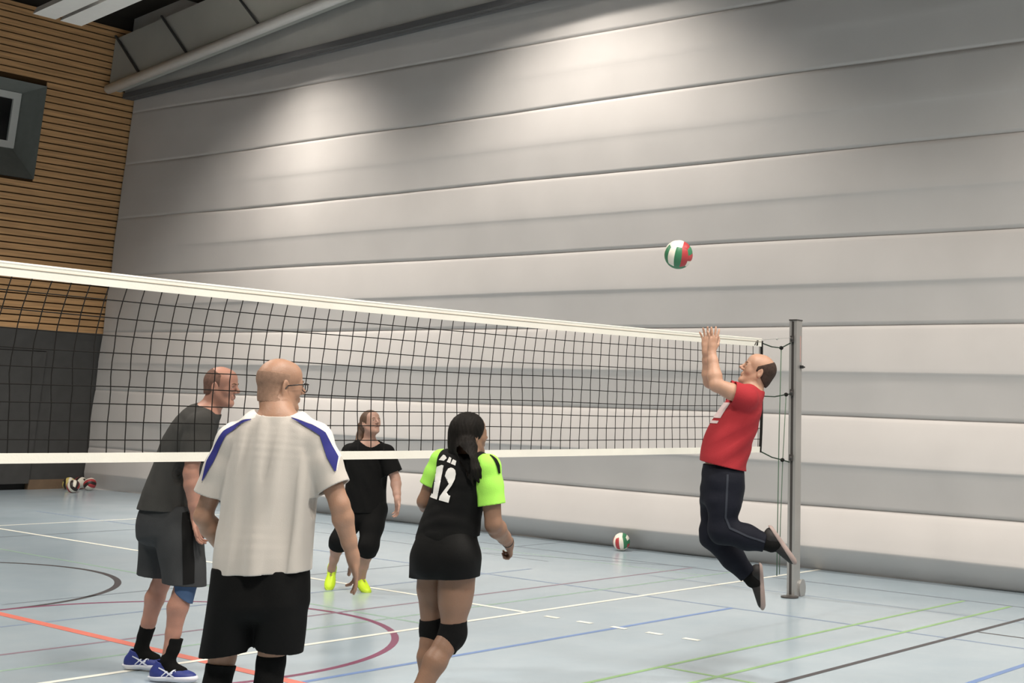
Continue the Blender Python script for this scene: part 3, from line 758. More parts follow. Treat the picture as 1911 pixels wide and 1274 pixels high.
def eyes(L, A, fm, parent, sc=1.0, browcol=None, iris=(0.05, 0.035, 0.025)):
    for i, x in enumerate((-1, 1)):
        y = fm['eye'][i]-.0098
        b = MB(); b.ball(L(x*.031, y, .003), .0118*sc, 0, 14); e = b.build('eye', [mat('eye_white', (.50, .45, .41), .3)], parent, smooth=True)
        b = MB(); b.ball(L(x*.0312, y+.0080, .0035), .0052*sc, 0, 10); b.build('iris', [mat('dark_iris', iris, .2)], e, smooth=True)
        if browcol is not None:
            w = fm['brow'][i]
            b = MB(); b.tube([L(x*.014, w[0]+.0002, .022), L(x*.030, w[1]+.0002, .026), L(x*.046, w[2]+.0002, .021)], [.0022*sc, .0030*sc, .0016*sc], 6); b.build('eyebrow', [browcol], parent, smooth=True)
PEOPLE = ['white_man', 'number_woman', 'grey_man', 'red_man', 'black_woman']

# ------------------------------------------------------------------ people
M_skin0 = mat('skin_tanned_arms', (0.36, 0.205, 0.135), .5, .12, 9, .12, 140, sss=.12)
M_skin1 = mat('skin_light', (0.43, 0.25, 0.17), .5, .10, 9, .12, 140, sss=.12)
M_skin2 = mat('skin_ruddy', (0.39, 0.20, 0.145), .5, .12, 9, .12, 140, sss=.12)
M_skin3 = mat('skin_tan', (0.235, 0.132, 0.085), .5, .08, 9, .1, 140, sss=.12)
M_skin4 = mat('skin_pale', (0.42, 0.25, 0.19), .5, .10, 9, .1, 140, sss=.12)
def up_at(p=None): return ZZ

def garment(name, mats, parent, lo, hi, fn, h=.0045, label=None): return make(name, mats, lo, hi, h, fn, parent, label)

# ================= man in white shirt, seen from behind
def white_man():
    h0 = 6.4
    root_p = J(480, 1230, h0); root = empty('person', (root_p[0], root_p[1], 0), 'bald person with glasses in a white shirt with blue shoulder stripes, seen from behind', 'person')
    P = {}
    shL, shR = J(434, 822, h0), J(590, 821, h0)
    elL, wrL = J(379, 962, h0+.02), J(432, 1045, h0+.24)
    elR, wrR = J(634, 942, h0-.03), J(659, 1040, h0+.03)
    hpL, hpR = J(446, 1040, h0), J(528, 1036, h0)
    knL, knR = J(415, 1228, h0+.06), J(507, 1222, h0+.03)
    anL = np.array([*(knL[:2]-.03*RH[:2]-.06*FH[:2]), .10]); anR = np.array([*(knR[:2]+.01*RH[:2]-.05*FH[:2]), .10])
    a = math.radians(50); fw = FH*math.cos(a)+RH*math.sin(a)-ZZ*.02
    hc = J(522, 721, h0+.06); nb = J(519, 782, h0)
    ch = [(J(519, 792, h0), RH, .10, .075), (J(516, 822, h0), RH, .185, .105), (J(508, 880, h0), RH, .19, .12), (J(500, 960, h0), RH, .17, .12), (J(492, 1035, h0), RH, .175, .125)]
    def body(F):
        F.rings(ch, .02)
        L, A = head(F, hc, fw, ZZ, 1.07); P['L'], P['A'] = L, A; P['fm'] = face_marks(F, L)
        neck(F, L, nb, .073)
        F.seg(nb, shL, .055, .060, .04); F.seg(nb, shR, .055, .060, .04)
        arm(F, shL, elL, wrL, 1.05); arm(F, shR, elR, wrR, 1.10)
        leg(F, hpL, knL, anL, 1.02, -FH); leg(F, hpR, knR, anR, 1.02, -FH)
        F.seg(hpL, hpR, .095, .095, .05)
        dR = nrm(wrR-elR)
        hand(F, wrR, nrm(dR+FH*.05-RH*.12), -RH*.85-FH*.25, FH*.9-RH*.4, .45, .10, 1.02, curls=[.75, .35, .25, .25])
        hand(F, wrL, nrm(wrL-elL+ZZ*.02), -ZZ+FH*.2, RH, .5, .1, 1.0)
        for an_ in (anL, anR): foot(F, an_, FH+RH*.15, ZZ, .09)
    lo, hi = bbox([shL-.3*RH, shR+.3*RH, hc+ZZ*.15, anL-ZZ*.1+.2*FH, anR-.1*FH, elL-RH*.07, wrR+RH*.07-ZZ*.24, wrL+FH*.22], .07)
    bd = make('body', [M_skin0], lo, hi, .0044, body, root)
    L, A = P['L'], P['A']
    # close-cropped hair ring
    M_h = mat('cropped_grey_hair', (0.275, 0.17, 0.12), .8, .12, 60, .3, 400)
    def hair(F):
        F.ell(L(0, -.012, .038), A, np.array((.074, .094, .082))*1.07+.0025, .01); F.ell(L(0, -.030, -.035), A, np.array((.056, .052, .06))*1.07+.002, .03); F.seg(L(0, -.022, -.045), nb, .0715, .076, .03)
        F.cut(L(0, 0, .055), A[2]*1.0-A[1]*.32*0+A[1]*.12); F.cut(L(0, .012, 0), A[1]); F.cut(L(0, 0, -.065), -A[2])
    make('hair', [M_h], *bbox([L(0, 0, 0)], .17), .0036, hair, bd)
    # glasses
    g = MB(); Mg = mat('black_spectacle_frame', (.012, .010, .010), .35)
    for x in (-1, 1):
        g.tube([L(x*.082, .0, .004), L(x*.080, .05, .010), L(x*.072, .102, .012)], .0030, 6)
        g.tube([L(x*.082, .0, .004), L(x*.081, -.018, -.018)], .0028, 6)
        ring = [L(x*.040+.028*math.cos(t), .106-.006*abs(math.cos(t)), -.002+.019*math.sin(t)) for t in np.linspace(0, 2*math.pi, 19)]
        g.tube(ring, .0026, 6); g.tube([L(x*.068, .100, .012), L(x*.074, .098, .012)], .004, 6)
    g.tube([L(-.013, .106, .004), L(.013, .106, .004)], .0024, 6); gl = g.build('glasses', [Mg], bd, smooth=True)
    eyes(L, A, P['fm'], bd, 1.07, browcol=mat('brown_eyebrow', (.12, .07, .04), .8))
    # shirt
    M_sh = mat('white_jersey_cloth', (0.50, 0.462, 0.42), .85, .03, 6, .10, 260, sheen=.2)
    fo = foldnoise(.020, RH-ZZ*.02, .10, 12, .10)
    sh = [(J(519, 786, h0), RH, .10, .085), (J(517, 800, h0), RH, .19, .105), (J(512, 840, h0), RH, .218, .128), (J(505, 900, h0), RH, .218, .142), (J(498, 970, h0), RH, .212, .150), (J(491, 1040, h0), RH, .216, .168), (J(489, 1110, h0), RH, .218, .172)]
    slL = shL+(elL-shL)*.72; slR = shR+(elR-shR)*.74; dL = nrm(elL-shL); dR_ = nrm(elR-shR)
    def shirt(F):
        F.rings(sh, .01, .85, fo)
        F.seg(nb-ZZ*.01, shL, .064, .070, .04); F.seg(nb-ZZ*.01, shR, .064, .070, .04)
        F.chain([shL, shL+(slL-shL)*.5, slL+dL*.05], [.072, .076, .084], .03); F.chain([shR, shR+(slR-shR)*.5, slR+dR_*.05], [.072, .074, .080], .03)
        F.seg(nb, nb+ZZ*.06-FH*.005, .084, .078, .02)
        F.cut(nb+ZZ*.026, nrm(ZZ-FH*.15), True, .006, .03, near=(nb+ZZ*.08, .115))
        F.cut(slL, nrm(dL+RH*.05), True, .007, .07, near=(slL+dL*.075, .135)); F.cut(slR, nrm(dR_+ZZ*.1), True, .007, .07, near=(slR+dR_*.075, .135))
        F.cut(J(490, 1073, h0-.15), nrm(-ZZ-RH*-.06), True, .007, .10, near=(J(490, 1110, h0), .34))
    so = make('shirt', [M_sh], *bbox([shL-RH*.22, shR+RH*.22, nb+ZZ*.1, J(488, 1120, h0), elL, elR, nb-FH*.2, nb+FH*.2], .03), .0042, shirt, bd)
    # bright shoulder panels and blue stripes
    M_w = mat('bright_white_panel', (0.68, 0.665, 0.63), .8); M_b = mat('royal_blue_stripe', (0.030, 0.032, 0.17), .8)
    pl = lambda pts, dh=-.15: [J(x, y, h0+dh) for x, y in pts]
    cd = nrm(FH-ZZ*.35)
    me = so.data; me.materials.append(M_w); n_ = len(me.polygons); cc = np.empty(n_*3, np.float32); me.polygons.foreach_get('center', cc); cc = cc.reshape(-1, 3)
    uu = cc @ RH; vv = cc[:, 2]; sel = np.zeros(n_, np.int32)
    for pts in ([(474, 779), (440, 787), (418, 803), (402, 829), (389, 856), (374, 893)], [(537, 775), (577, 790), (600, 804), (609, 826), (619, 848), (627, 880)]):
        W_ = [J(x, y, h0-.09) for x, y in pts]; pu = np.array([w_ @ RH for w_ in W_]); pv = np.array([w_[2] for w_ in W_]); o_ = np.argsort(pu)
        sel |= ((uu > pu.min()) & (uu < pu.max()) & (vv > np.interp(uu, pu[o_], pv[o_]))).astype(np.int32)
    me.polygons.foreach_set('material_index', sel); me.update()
    for pts, wd in (([(468, 781), (440, 789), (418, 805), (402, 831), (389, 858), (374, 893)], [.004, .024, .028, .034, .04, .006]), ([(543, 778), (577, 792), (600, 806), (609, 828), (619, 850), (625, 878)], [.004, .024, .028, .036, .046, .006])):
        ribbon('shoulder_stripe', M_b, so, pl(pts, -.09), wd, cd, so, .0062, 'royal blue stripe')
    # shorts
    M_s = mat('black_shorts_cloth', (0.0045, 0.0045, 0.0045), .8, .05, 5, .15, 200)
    fo2 = foldnoise(.006, RH, .10, 3)
    hmL = J(424, 1218, h0+.04); hmR = J(521, 1212, h0+.02)
    def shorts(F):
        F.rings([(J(489, 1040, h0), RH, .17, .12), (J(488, 1080, h0), RH, .200, .140), (J(487, 1125, h0), RH, .212, .155)], .03, .5)
        F.rings([(hpL+ZZ*-.05, RH, .115, .14), (J(440, 1120, h0), RH, .118, .14), (hmL, RH, .120, .125), (hmL-ZZ*.07, RH, .122, .125)], .03, .5, fo2)
        F.rings([(hpR+ZZ*-.05, RH, .115, .14), (J(528, 1120, h0), RH, .112, .14), (hmR, RH, .105, .122), (hmR-ZZ*.07, RH, .105, .122)], .03, .5, fo2)
        F.cut(J(489, 1058, h0), ZZ, True, .01, .05)
        F.cut(hmL, nrm(-ZZ-RH*-.16), True, .006, .09, near=(hmL-ZZ*.09, .168)); F.cut(hmR, nrm(-ZZ-RH*.10), True, .006, .09, near=(hmR-ZZ*.09, .162))
    make('shorts', [M_s], *bbox([J(489, 1000, h0), hmL-RH*.15, hmR+RH*.15, hmL-FH*.2, hmL+FH*.2, hmR-FH*.2, hmR+FH*.2, hmL-ZZ*.09], .07), .0048, shorts, bd)
    M_kn = mat('black_knee_sleeve', (0.0045, 0.0045, 0.0045), .85, .1, 20, .2, 200)
    for kn, an, y, x0 in ((knL, anL, 1240, 415), (knR, anR, 1221, 507)):
        t = J(x0, y, h0+.04); d = nrm(an-kn); bk = -FH*.012
        tubechild('knee_sleeve', M_kn, [t-d*.03, kn+d*.03, kn+d*.14+bk, kn+(an-kn)*.6], [.064, .064, .064, .052], bd, (t, -d), (kn+(an-kn)*.55, d))
    Mu = mat('dark_shoe_upper', (0.03, 0.03, 0.035), .6)
    for an in (anL, anR): shoe(bd, an, FH+RH*.15, ZZ, [Mu, mat('white_shoe_sole', (.6, .6, .58), .5), mat('dark_laces', (.02, .02, .02), .8)], 1.05, heelup=.09)

# ================= woman with number 12
def number_woman():
    h0 = 7.5; a = math.radians(33); fw = FH*math.cos(a)+RH*math.sin(a); sd = RH*math.cos(a)-FH*math.sin(a)
    rp = J(800, 1190, h0); root = empty('person', (rp[0], rp[1], 0), 'person with long dark hair in black and lime jersey numbered 12', 'person')
    P = {}
    sc_ = J(866, 866, h0); shL = sc_-sd*.165+ZZ*.01; shR = J(911, 872, h0-.09)
    elL, wrL = J(792, 935, h0+.10), J(812, 960, h0+.30)
    elR, wrR = J(921, 978, h0-.10), J(949, 1012, h0+.10)
    hpC = J(831, 1020, h0); hpL, hpR = J(806, 1030, h0+.05), J(856, 1032, h0-.05)
    knL, knR = J(806, 1172, h0+.10), J(845, 1180, h0-.03)
    anL = np.array([*(knL[:2]-.00*RH[:2]+.0*FH[:2]), .11]); anR = np.array([*(knR[:2]-.20*RH[:2]-.14*FH[:2]), .13])
    ah = math.radians(47); hf = FH*math.cos(ah)+RH*math.sin(ah)+ZZ*.12; hc = J(876, 813, h0+.03); nb = J(870, 856, h0)
    ch = [(J(868, 862, h0), sd, .10, .07), (J(866, 880, h0), sd, .15, .09), (J(855, 930, h0), sd, .135, .10), (J(842, 980, h0), sd, .13, .10), (J(832, 1030, h0), sd, .135, .10)]
    def body(F):
        F.rings(ch, .02); L, A = head(F, hc, hf, ZZ+hf*-.1, .96); P['L'], P['A'] = L, A; P['fm'] = face_marks(F, L)
        neck(F, L, nb, .050); F.seg(nb, shL, .045, .050, .04); F.seg(nb, shR, .045, .052, .04)
        arm(F, shL, elL, wrL, .98); arm(F, shR, elR, wrR, 1.12)
        leg(F, hpL, knL, anL, .98, -fw); leg(F, hpR, knR, anR, 1.10, -fw)
        F.seg(hpL, hpR, .095, .095, .05); F.seg(hpR, hpR+(knR-hpR)*.6, .098, .085, .03)
        d = nrm(wrR-elR)
        hand(F, wrR, nrm(d-ZZ*.5-RH*.1), -FH*.2-RH*.9, FH, 1.5, .02, .9, curls=[1.5, 1.5, 1.5, 1.5]); hand(F, wrL, nrm(wrL-elL), RH, ZZ, .7, .1, .9)
        for an_ in (anL, anR): foot(F, an_, fw, ZZ, .10)
    pts = [shL-.12*sd, shR+.15*sd, elL-sd*.08, elR+sd*.08, elR-FH*.08, hpC-FH*.16, hc+ZZ*.14, anL-ZZ*.11+.2*fw, anR-.1*fw-ZZ*.1, wrR+RH*.1-ZZ*.12, wrL+FH*.2, hc+hf*.1]
    bd = make('body', [M_skin3], *bbox(pts, .06), .0044, body, root); L, A = P['L'], P['A']
    M_h = mat('dark_brown_hair', (0.006, 0.0045, 0.0035), .7, .3, 30, .5, 60, stretch=(1, 1, .15))
    t0 = L(0, -.105, .0)
    tail = [L(0, -.045, .01), L(.0, -.055, -.035), J(871, 838, h0-.075), J(875, 858, h0-.125), J(884, 878, h0-.145), J(893, 899, h0-.150)]
    def hair(F):
        F.ell(L(0, -.016, .040), A, np.array((.074, .094, .082))*.96+(.013, .013, .012), .01); F.ell(L(0, -.05, -.005), A, (.066, .060, .075), .03)
        F.cut(L(0, .052, .02), nrm(A[1]*1.0-A[2]*.55), near=(L(0, .12, -.0), .16)); F.cut(L(0, 0, -.075), -A[2]); F.chain([L(-.015, -.050, -.055), L(-.012, -.062, -.095), L(.0, -.075, -.135)], [.052, .044, .030], .03)
        F.chain(tail, [.070, .064, .052, .040, .028, .006], .03)
        F.chain([tail[3]+sd*.02, J(896, 876, h0-.145), J(899, 896, h0-.15)], [.025, .013, .003], .01)
        F.chain([tail[3]+sd*.02, J(899, 872, h0-.135), J(905, 887, h0-.14)], [.022, .009, .003], .01)
        F.chain([tail[3]-sd*.01, J(878, 888, h0-.155), J(883, 905, h0-.158)], [.028, .015, .003], .01)
        st = foldnoise(.0022, RH+ZZ*.1, .012, 5); F.disp(st)
    make('hair', [M_h], *bbox(tail+[L(0, 0, .15), L(.1, 0, 0), L(-.1, 0, 0), L(0, .1, 0)], .03), .0036, hair, bd)
    eyes(L, A, P['fm'], bd, .96, browcol=mat('dark_eyebrow', (.03, .02, .015), .8))
    M_j = mat('black_jersey_cloth', (0.0045, 0.0045, 0.0045), .75, .1, 6, .2, 250); M_l = mat('lime_jersey_sleeve', (0.37, 0.78, 0.11), .7, .04, 6, .2, 250)
    fo = foldnoise(.006, ZZ+RH*.35, .07, 21)
    sh = [(J(868, 862, h0), sd, .09, .080), (J(866, 872, h0), sd, .150, .100), (J(860, 905, h0), sd, .165, .122), (J(850, 945, h0), sd, .160, .130), (J(842, 975, h0), sd, .172, .140), (J(836, 1002, h0), sd, .184, .146), (J(832, 1030, h0), sd, .186, .148)]
    slR = shR+(elR-shR)*.66; slL = shL+(elL-shL)*.62; dR = nrm(elR-shR); dL = nrm(elL-shL)
    def shirt(F):
        F.rings(sh, .01, .8, fo); F.seg(nb, nb+(shL-nb)*.75, .058, .062, .04); F.seg(nb, nb+(shR-nb)*.62, .058, .064, .04)
        F.seg(nb, nb+ZZ*.05, .060, .054, .02); F.cut(nb+ZZ*.028, ZZ, True, .006, .03, near=(nb+ZZ*.07, .10))
        F.cut(J(835, 1006, h0-.1), nrm(-ZZ-RH*-.1), True, .007, .08, near=(J(833, 1040, h0), .30))
    so = make('jersey', [M_j], *bbox([shL, shR, nb+ZZ*.07, J(832, 1040, h0), nb-FH*.17, nb+FH*.17, J(832, 1000, h0)-RH*.2, J(832, 1000, h0)+RH*.2], .06), .0042, shirt, bd)
    for sh_, sl, d, nm, rr in ((shR, slR, dR, 'R', .066), (shL, slL, dL, 'L', .058)):
        def slv(F, sh_=sh_, sl=sl, d=d, rr=rr):
            inn = nb+(sh_-nb)*.42+ZZ*-.005
            F.seg(inn, sh_, .058, rr, .02); F.chain([sh_, sh_+(sl-sh_)*.5, sl+d*.05], [rr, rr+.004, rr+.010], .02)
            F.cut(inn+(sh_-nb)*.02, -nrm(sh_-nb+ZZ*.02)); F.cut(sl, d, True, .006, .06)
        so2 = make('sleeve', [M_l], *bbox([nb, sh_, sl], .09), .0042, slv, so, 'bright lime sleeve')
        if nm == 'R':
            for k in range(3):
                q = nb+(sh_-nb)*(.75+.0*k)+sd*.012*k; 
                b = MB(); u1 = nrm(sh_-nb)
            ribbon('sleeve_chevrons', M_j, so2, [J(905, 853, h0-.05), J(916, 862, h0-.07), J(924, 872, h0-.09), J(928, 885, h0-.1)], [.006, .02, .022, .014], nrm(FH-ZZ*.25-RH*.5), so2, .004, 'black chevron marks')
    # number 12, slab-serif
    M_n = mat('white_number_print', (0.78, 0.77, 0.74), .6)
    one = [(-.60, -1), (-.08, -1), (-.08, -.80), (-.20, -.76), (-.20, 1.0), (-.34, 1.0), (-.62, .80), (-.62, .62), (-.42, .68), (-.42, -.76), (-.60, -.80)]
    two = [(.05, -1), (.70, -1), (.70, -.58), (.58, -.58), (.55, -.78), (.30, -.78), (.42, -.45), (.62, .0), (.72, .40), (.70, .72), (.60, .92), (.44, 1.0), (.28, 1.0), (.13, .90), (.05, .68), (.05, .42), (.22, .42), (.24, .64), (.32, .78), (.42, .78), (.49, .66), (.50, .40), (.42, .05), (.22, -.38), (.05, -.78)]
    c = J(825.5, 902, h0-.13)
    ur = J(853.5, 908.5, h0-.13)-c
    vr = (J(833.5, 871, h0-.13)-c)
    decal('number', M_n, so, [one, two], c, ur, vr, nrm(FH-RH*.15), so, .0045, .010, 'white number 12')
    nmk = [[(-.9, -.5), (-.35, -.6), (-.15, .0), (-.4, .5), (-.62, .62)], [(-.02, -.75), (.35, -.9), (.30, .15), (.05, .35)], [(.42, -.95), (.9, -1.1), (.85, -.2), (.48, .0)]]
    c2 = J(836, 851, h0-.10); decal('name_print', M_n, so, nmk, c2, (J(855, 858, h0-.1)-c2), (J(839, 841, h0-.1)-c2), nrm(FH-RH*.1-ZZ*.25), so, .003, .01, 'small white name print')
    M_s = mat('black_sport_shorts', (0.0045, 0.0045, 0.0045), .7, .1, 5, .1, 200)
    hmL = J(800, 1078, h0+.06); hmR = J(856, 1083, h0-.05)
    def shorts(F):
        F.rings([(J(838, 975, h0), sd, .150, .120), (J(835, 1000, h0), sd, .172, .142), (J(831, 1035, h0), sd, .183, .158), (J(831, 1055, h0), sd, .180, .158)], .03, .5)
        F.chain([hpL-ZZ*.03, hmL-ZZ*.06], [.115, .103], .03); F.chain([hpR-ZZ*.03, hmR-ZZ*.06], [.120, .110], .03)
        F.ell(J(812, 1040, h0-.03), [sd, fw, ZZ], (.088, .085, .11), .07); F.ell(J(857, 1042, h0-.12), [sd, fw, ZZ], (.090, .085, .11), .07)
        F.cut(J(838, 985, h0), ZZ, True, .01, .04); F.cut(J(831, 1080, h0-.1), nrm(-ZZ-RH*-.08), True, .005, .05)
    make('shorts', [M_s], *bbox([J(838, 965, h0), hmL-ZZ*.06, hmR-ZZ*.06, hmL-sd*.1, hmR+sd*.1, hpC-FH*.3, hpC+FH*.22, hmR-FH*.2], .05), .0046, shorts, bd)
    M_k = mat('black_knee_pad', (0.0045, 0.0045, 0.0045), .8, .1, 10, .2, 150)
    for hp, kn, an, r in ((hpL, knL, anL, 1.0), (hpR, knR, anR, 1.08)):
        u1 = nrm(hp-kn); d1 = nrm(an-kn)
        def pad(F, kn=kn, u1=u1, d1=d1, r=r):
            F.chain([kn+u1*.09, kn, kn+d1*.09], [.066*r, .064*r, .060*r], .02); F.ell(kn+fw*.03+d1*.01, [sd, fw, ZZ], (.055*r, .05, .08), .02)
            F.cut(kn+u1*.055, nrm(u1+RH*-.1)); F.cut(kn+d1*.055-fw*.02, nrm(d1-fw*.45))
        make('knee_pad', [M_k], *bbox([kn], .16), .004, pad, bd)
    b = MB(); b.tube([wrR+nrm(wrR-elR)*-.01+.0285*(math.cos(t)*nrm(np.cross(wrR-elR, ZZ))+math.sin(t)*nrm(np.cross(np.cross(wrR-elR, ZZ), wrR-elR))) for t in np.linspace(0, 6.283, 17)], .005, 6); b.build('wristband', [M_black], bd, smooth=True)
    Mu = mat('dark_shoe_upper', (0.03, 0.03, 0.035), .6)
    for an in (anL, anR): shoe(bd, an, fw, ZZ, [Mu, mat('white_shoe_sole', (.6, .6, .58), .5), mat('dark_laces', (.02, .02, .02), .8)], .95, heelup=.10)

# ================= tall man in dark grey beyond the net
def grey_man():
    h0 = 8.97; rp = J(290, 1250, h0); root = empty('person', (rp[0], rp[1], 0), 'balding person in dark grey shirt and shorts leaning forward behind the net', 'person')
    P = {}; sd = FH; fw = RH
    shF, shN = J(372, 790, h0+.20), J(372, 796, h0-.19)
    elN, wrN = J(356, 882, h0-.24), J(366, 968, h0-.20); elF, wrF = J(400, 880, h0+.26), J(440, 950, h0+.15)
    hpF, hpN = J(303, 945, h0+.08), J(318, 948, h0-.08)
    knF, knN = J(308, 1072, h0+.12), J(348, 1086, h0-.15)
    anF, anN = J(264, 1208, h0+.14), J(313, 1232, h0-.18)
    hc = J(412, 722, h0); nb = J(388, 770, h0)
    ch = [(nb, sd, .09, .08), (J(368, 790, h0), sd, .17, .11), (J(345, 840, h0), sd, .17, .13), (J(325, 900, h0), sd, .145, .12), (J(314, 945, h0), sd, .13, .11)]
    def body(F):
        F.rings(ch, .02); L, A = head(F, hc, fw+ZZ*.02-FH*.08, ZZ+fw*.04, 1.08); P['L'], P['A'] = L, A; P['fm'] = face_marks(F, L)
        neck(F, L, nb, .064); F.seg(nb, shF, .058, .062, .04); F.seg(nb, shN, .058, .062, .04)
        arm(F, shF, elF, wrF, 1.1); arm(F, shN, elN, wrN, 1.15); leg(F, hpF, knF, anF, 1.08, -fw); leg(F, hpN, knN, anN, 1.12, -fw)
        F.seg(hpF, hpN, .095, .095, .05)
        hand(F, wrN, nrm(fw*.25-ZZ), fw*.9-FH*.1, -FH, .6, .12, 1.05, curls=[.5, .6, .7, .8]); hand(F, wrF, nrm(wrF-elF), -FH, ZZ, .6, .1, 1.05)
        for an_ in (anF, anN): foot(F, an_, fw-FH*.1, ZZ, .105)
    pts = [shF+FH*.1, shN-FH*.12, elN-FH*.08, elF+FH*.08, hc+ZZ*.14, hc+fw*.13, anF-ZZ*.1-fw*.1, anN-ZZ*.1+fw*.2, anN-FH*.08, wrN-ZZ*.2, wrF+RH*.2, hpN-fw*.15]
    bd = make('body', [M_skin2], *bbox(pts, .06), .0044, body, root); L, A = P['L'], P['A']
    M_h = mat('short_brown_hair', (0.15, 0.085, 0.065), .8, .2, 60, .3, 400)
    def hair(F):
        F.ell(L(0, -.012, .036), A, np.array((.074, .094, .082))*1.08+.0035, .01); F.ell(L(0, -.04, -.03), A, np.array((.060, .055, .055))*1.08+.002, .03)
        F.cut(L(0, -.01, .085), nrm(A[2]+A[1]*.5)); F.cut(L(0, .020, 0), A[1]); F.cut(L(0, 0, -.045), -A[2])
    make('hair', [M_h], *bbox([L(0, 0, 0)], .17), .0036, hair, bd)
    eyes(L, A, P['fm'], bd, 1.08, browcol=mat('brown_eyebrow', (.12, .07, .04), .8))
    M_t = mat('dark_grey_shirt_cloth', (0.050, 0.049, 0.046), .85, .08, 6, .2, 220)
    fo = foldnoise(.007, nrm(ZZ*.6+RH*.8), .10, 31)
    sh = [(nb-ZZ*.01, sd, .09, .088), (J(370, 788, h0), sd, .195, .125), (J(349, 830, h0), sd, .205, .155), (J(332, 880, h0), sd, .195, .158), (J(318, 925, h0), sd, .205, .172), (J(312, 960, h0), sd, .215, .188), (J(308, 985, h0), sd, .215, .19)]
    slN = shN+(elN-shN)*.74; dN = nrm(elN-shN); slF = shF+(elF-shF)*.7; dF = nrm(elF-shF)
    def shirt(F):
        F.rings(sh, .01, .8, fo)
        for s_, sl, d in ((shN, slN, dN), (shF, slF, dF)):
            F.seg(nb, s_, .066, .080, .04); F.chain([s_, s_+(sl-s_)*.5, sl+d*.05], [.082, .085, .092], .03); F.cut(sl, d, True, .007, .06, near=(sl+d*.08, .14))
        F.seg(nb, nb+fw*.025+ZZ*.05, .072, .066, .02); F.cut(nb+fw*.012+ZZ*.022, nrm(ZZ+fw*.45), True, .006, .03, near=(nb+fw*.03+ZZ*.075, .12))
        F.cut(J(310, 950, h0), nrm(-ZZ+RH*-.02), True, .007, .08, near=(J(306, 1010, h0), .36))
    make('shirt', [M_t], *bbox([shF+FH*.1, shN-FH*.12, nb+ZZ*.08, J(306, 990, h0)-RH*.24, J(306, 990, h0)+RH*.24, J(306, 990, h0)-FH*.24, J(306, 990, h0)+FH*.24, slN], .05), .0045, shirt, bd)
    M_s = mat('dark_grey_shorts_cloth', (0.042, 0.044, 0.046), .85, .06, 6, .15, 200)
    hmF, hmN = J(287, 1074, h0+.12), J(345, 1090, h0-.14); fo2 = foldnoise(.007, RH+FH*.4, .11, 9)
    def shorts(F):
        F.rings([(J(313, 930, h0), sd, .17, .14), (J(311, 965, h0), sd, .20, .180), (J(312, 990, h0), sd, .20, .185)], .03, .5)
        F.rings([(hpF-ZZ*.04, sd, .11, .15), (J(300, 1010, h0+.10), sd, .11, .14), (hmF, sd, .11, .105), (hmF-ZZ*.07-fw*.02, sd, .11, .105)], .03, .5, fo2)
        F.rings([(hpN-ZZ*.04, sd, .11, .155), (J(335, 1010, h0-.12), sd, .112, .148), (hmN, sd, .112, .130), (hmN-ZZ*.07, sd, .112, .128)], .03, .5, fo2)
        F.cut(J(312, 940, h0), ZZ, True, .01, .05)
        F.cut(hmF, nrm(-ZZ-fw*.10), True, .006, .08, near=(hmF-ZZ*.085, .16)); F.cut(hmN, nrm(-ZZ-fw*.06), True, .006, .08, near=(hmN-ZZ*.085, .165))
    so = make('shorts', [M_s], *bbox([J(312, 920, h0), hmF-ZZ*.07, hmN-ZZ*.07, hmF-fw*.12, hmN+fw*.12, hpF+FH*.14, hpN-FH*.16, J(311, 965, h0)-RH*.2], .07), .0048, shorts, bd)
    ribbon('side_stripe', mat('black_side_stripe', (.008, .008, .008), .85), so, [J(347, 955, h0-.2), J(352, 1010, h0-.2), J(355, 1050, h0-.2), J(356, 1088, h0-.2)], [.06, .06, .062, .062], FH, so, .003, 'black side panel')
    tubechild('knee_brace', mat('blue_knee_brace', (0.06, 0.105, 0.20), .8), [knN+nrm(hpN-knN)*.06, knN, knN+nrm(anN-knN)*.13], [.076, .068, .066], bd, None, (knN+nrm(anN-knN)*.085, nrm(anN-knN-fw*.25)), label='blue knee brace')
    M_so = mat('black_sock', (0.0045, 0.0045, 0.0045), .9)
    M_u = mat('blue_shoe_upper', (0.022, 0.036, 0.20), .55, .1, 20); M_sl = mat('white_blue_sole', (0.66, 0.68, 0.74), .45); M_lg = mat('pale_shoe_stripes', (0.62, 0.66, 0.76), .5)
    for kn, an, top in ((knF, anF, J(276, 1168, h0+.14)), (knN, anN, J(327, 1190, h0-.17))):
        d = nrm(an-kn); tubechild('sock', M_so, [top-d*.02, top+d*.06, an, an+nrm(fw-FH*.1)*.03-ZZ*.045, an+nrm(fw-FH*.1)*.10-ZZ*.065], [.051, .045, .043, .040, .034], bd, (top, -d), None)
        fs = nrm(fw+FH*(-.10)); s_, Ls, As = shoe(bd, an, fs, ZZ, [M_u, M_sl, mat('blue_laces', (.03, .05, .22), .8)], 1.07, heelup=min(.125, an[2]-.006)/1.07)
        # crossing pale stripes on the outer side
        bmv = []
        for a_, b_ in (((.0, .075), (.10, .028)), ((.02, .030), (.075, .080)), ((.045, .026), (.10, .074)), ((.055, .045), (.085, .050))):
            ribbon('shoe_stripe', M_lg, s_, [Ls(.07, a_[0], a_[1]), Ls(.07, b_[0], b_[1])], [.006, .010], -As[0], s_, .0035) if len(bmv) < 4 else None

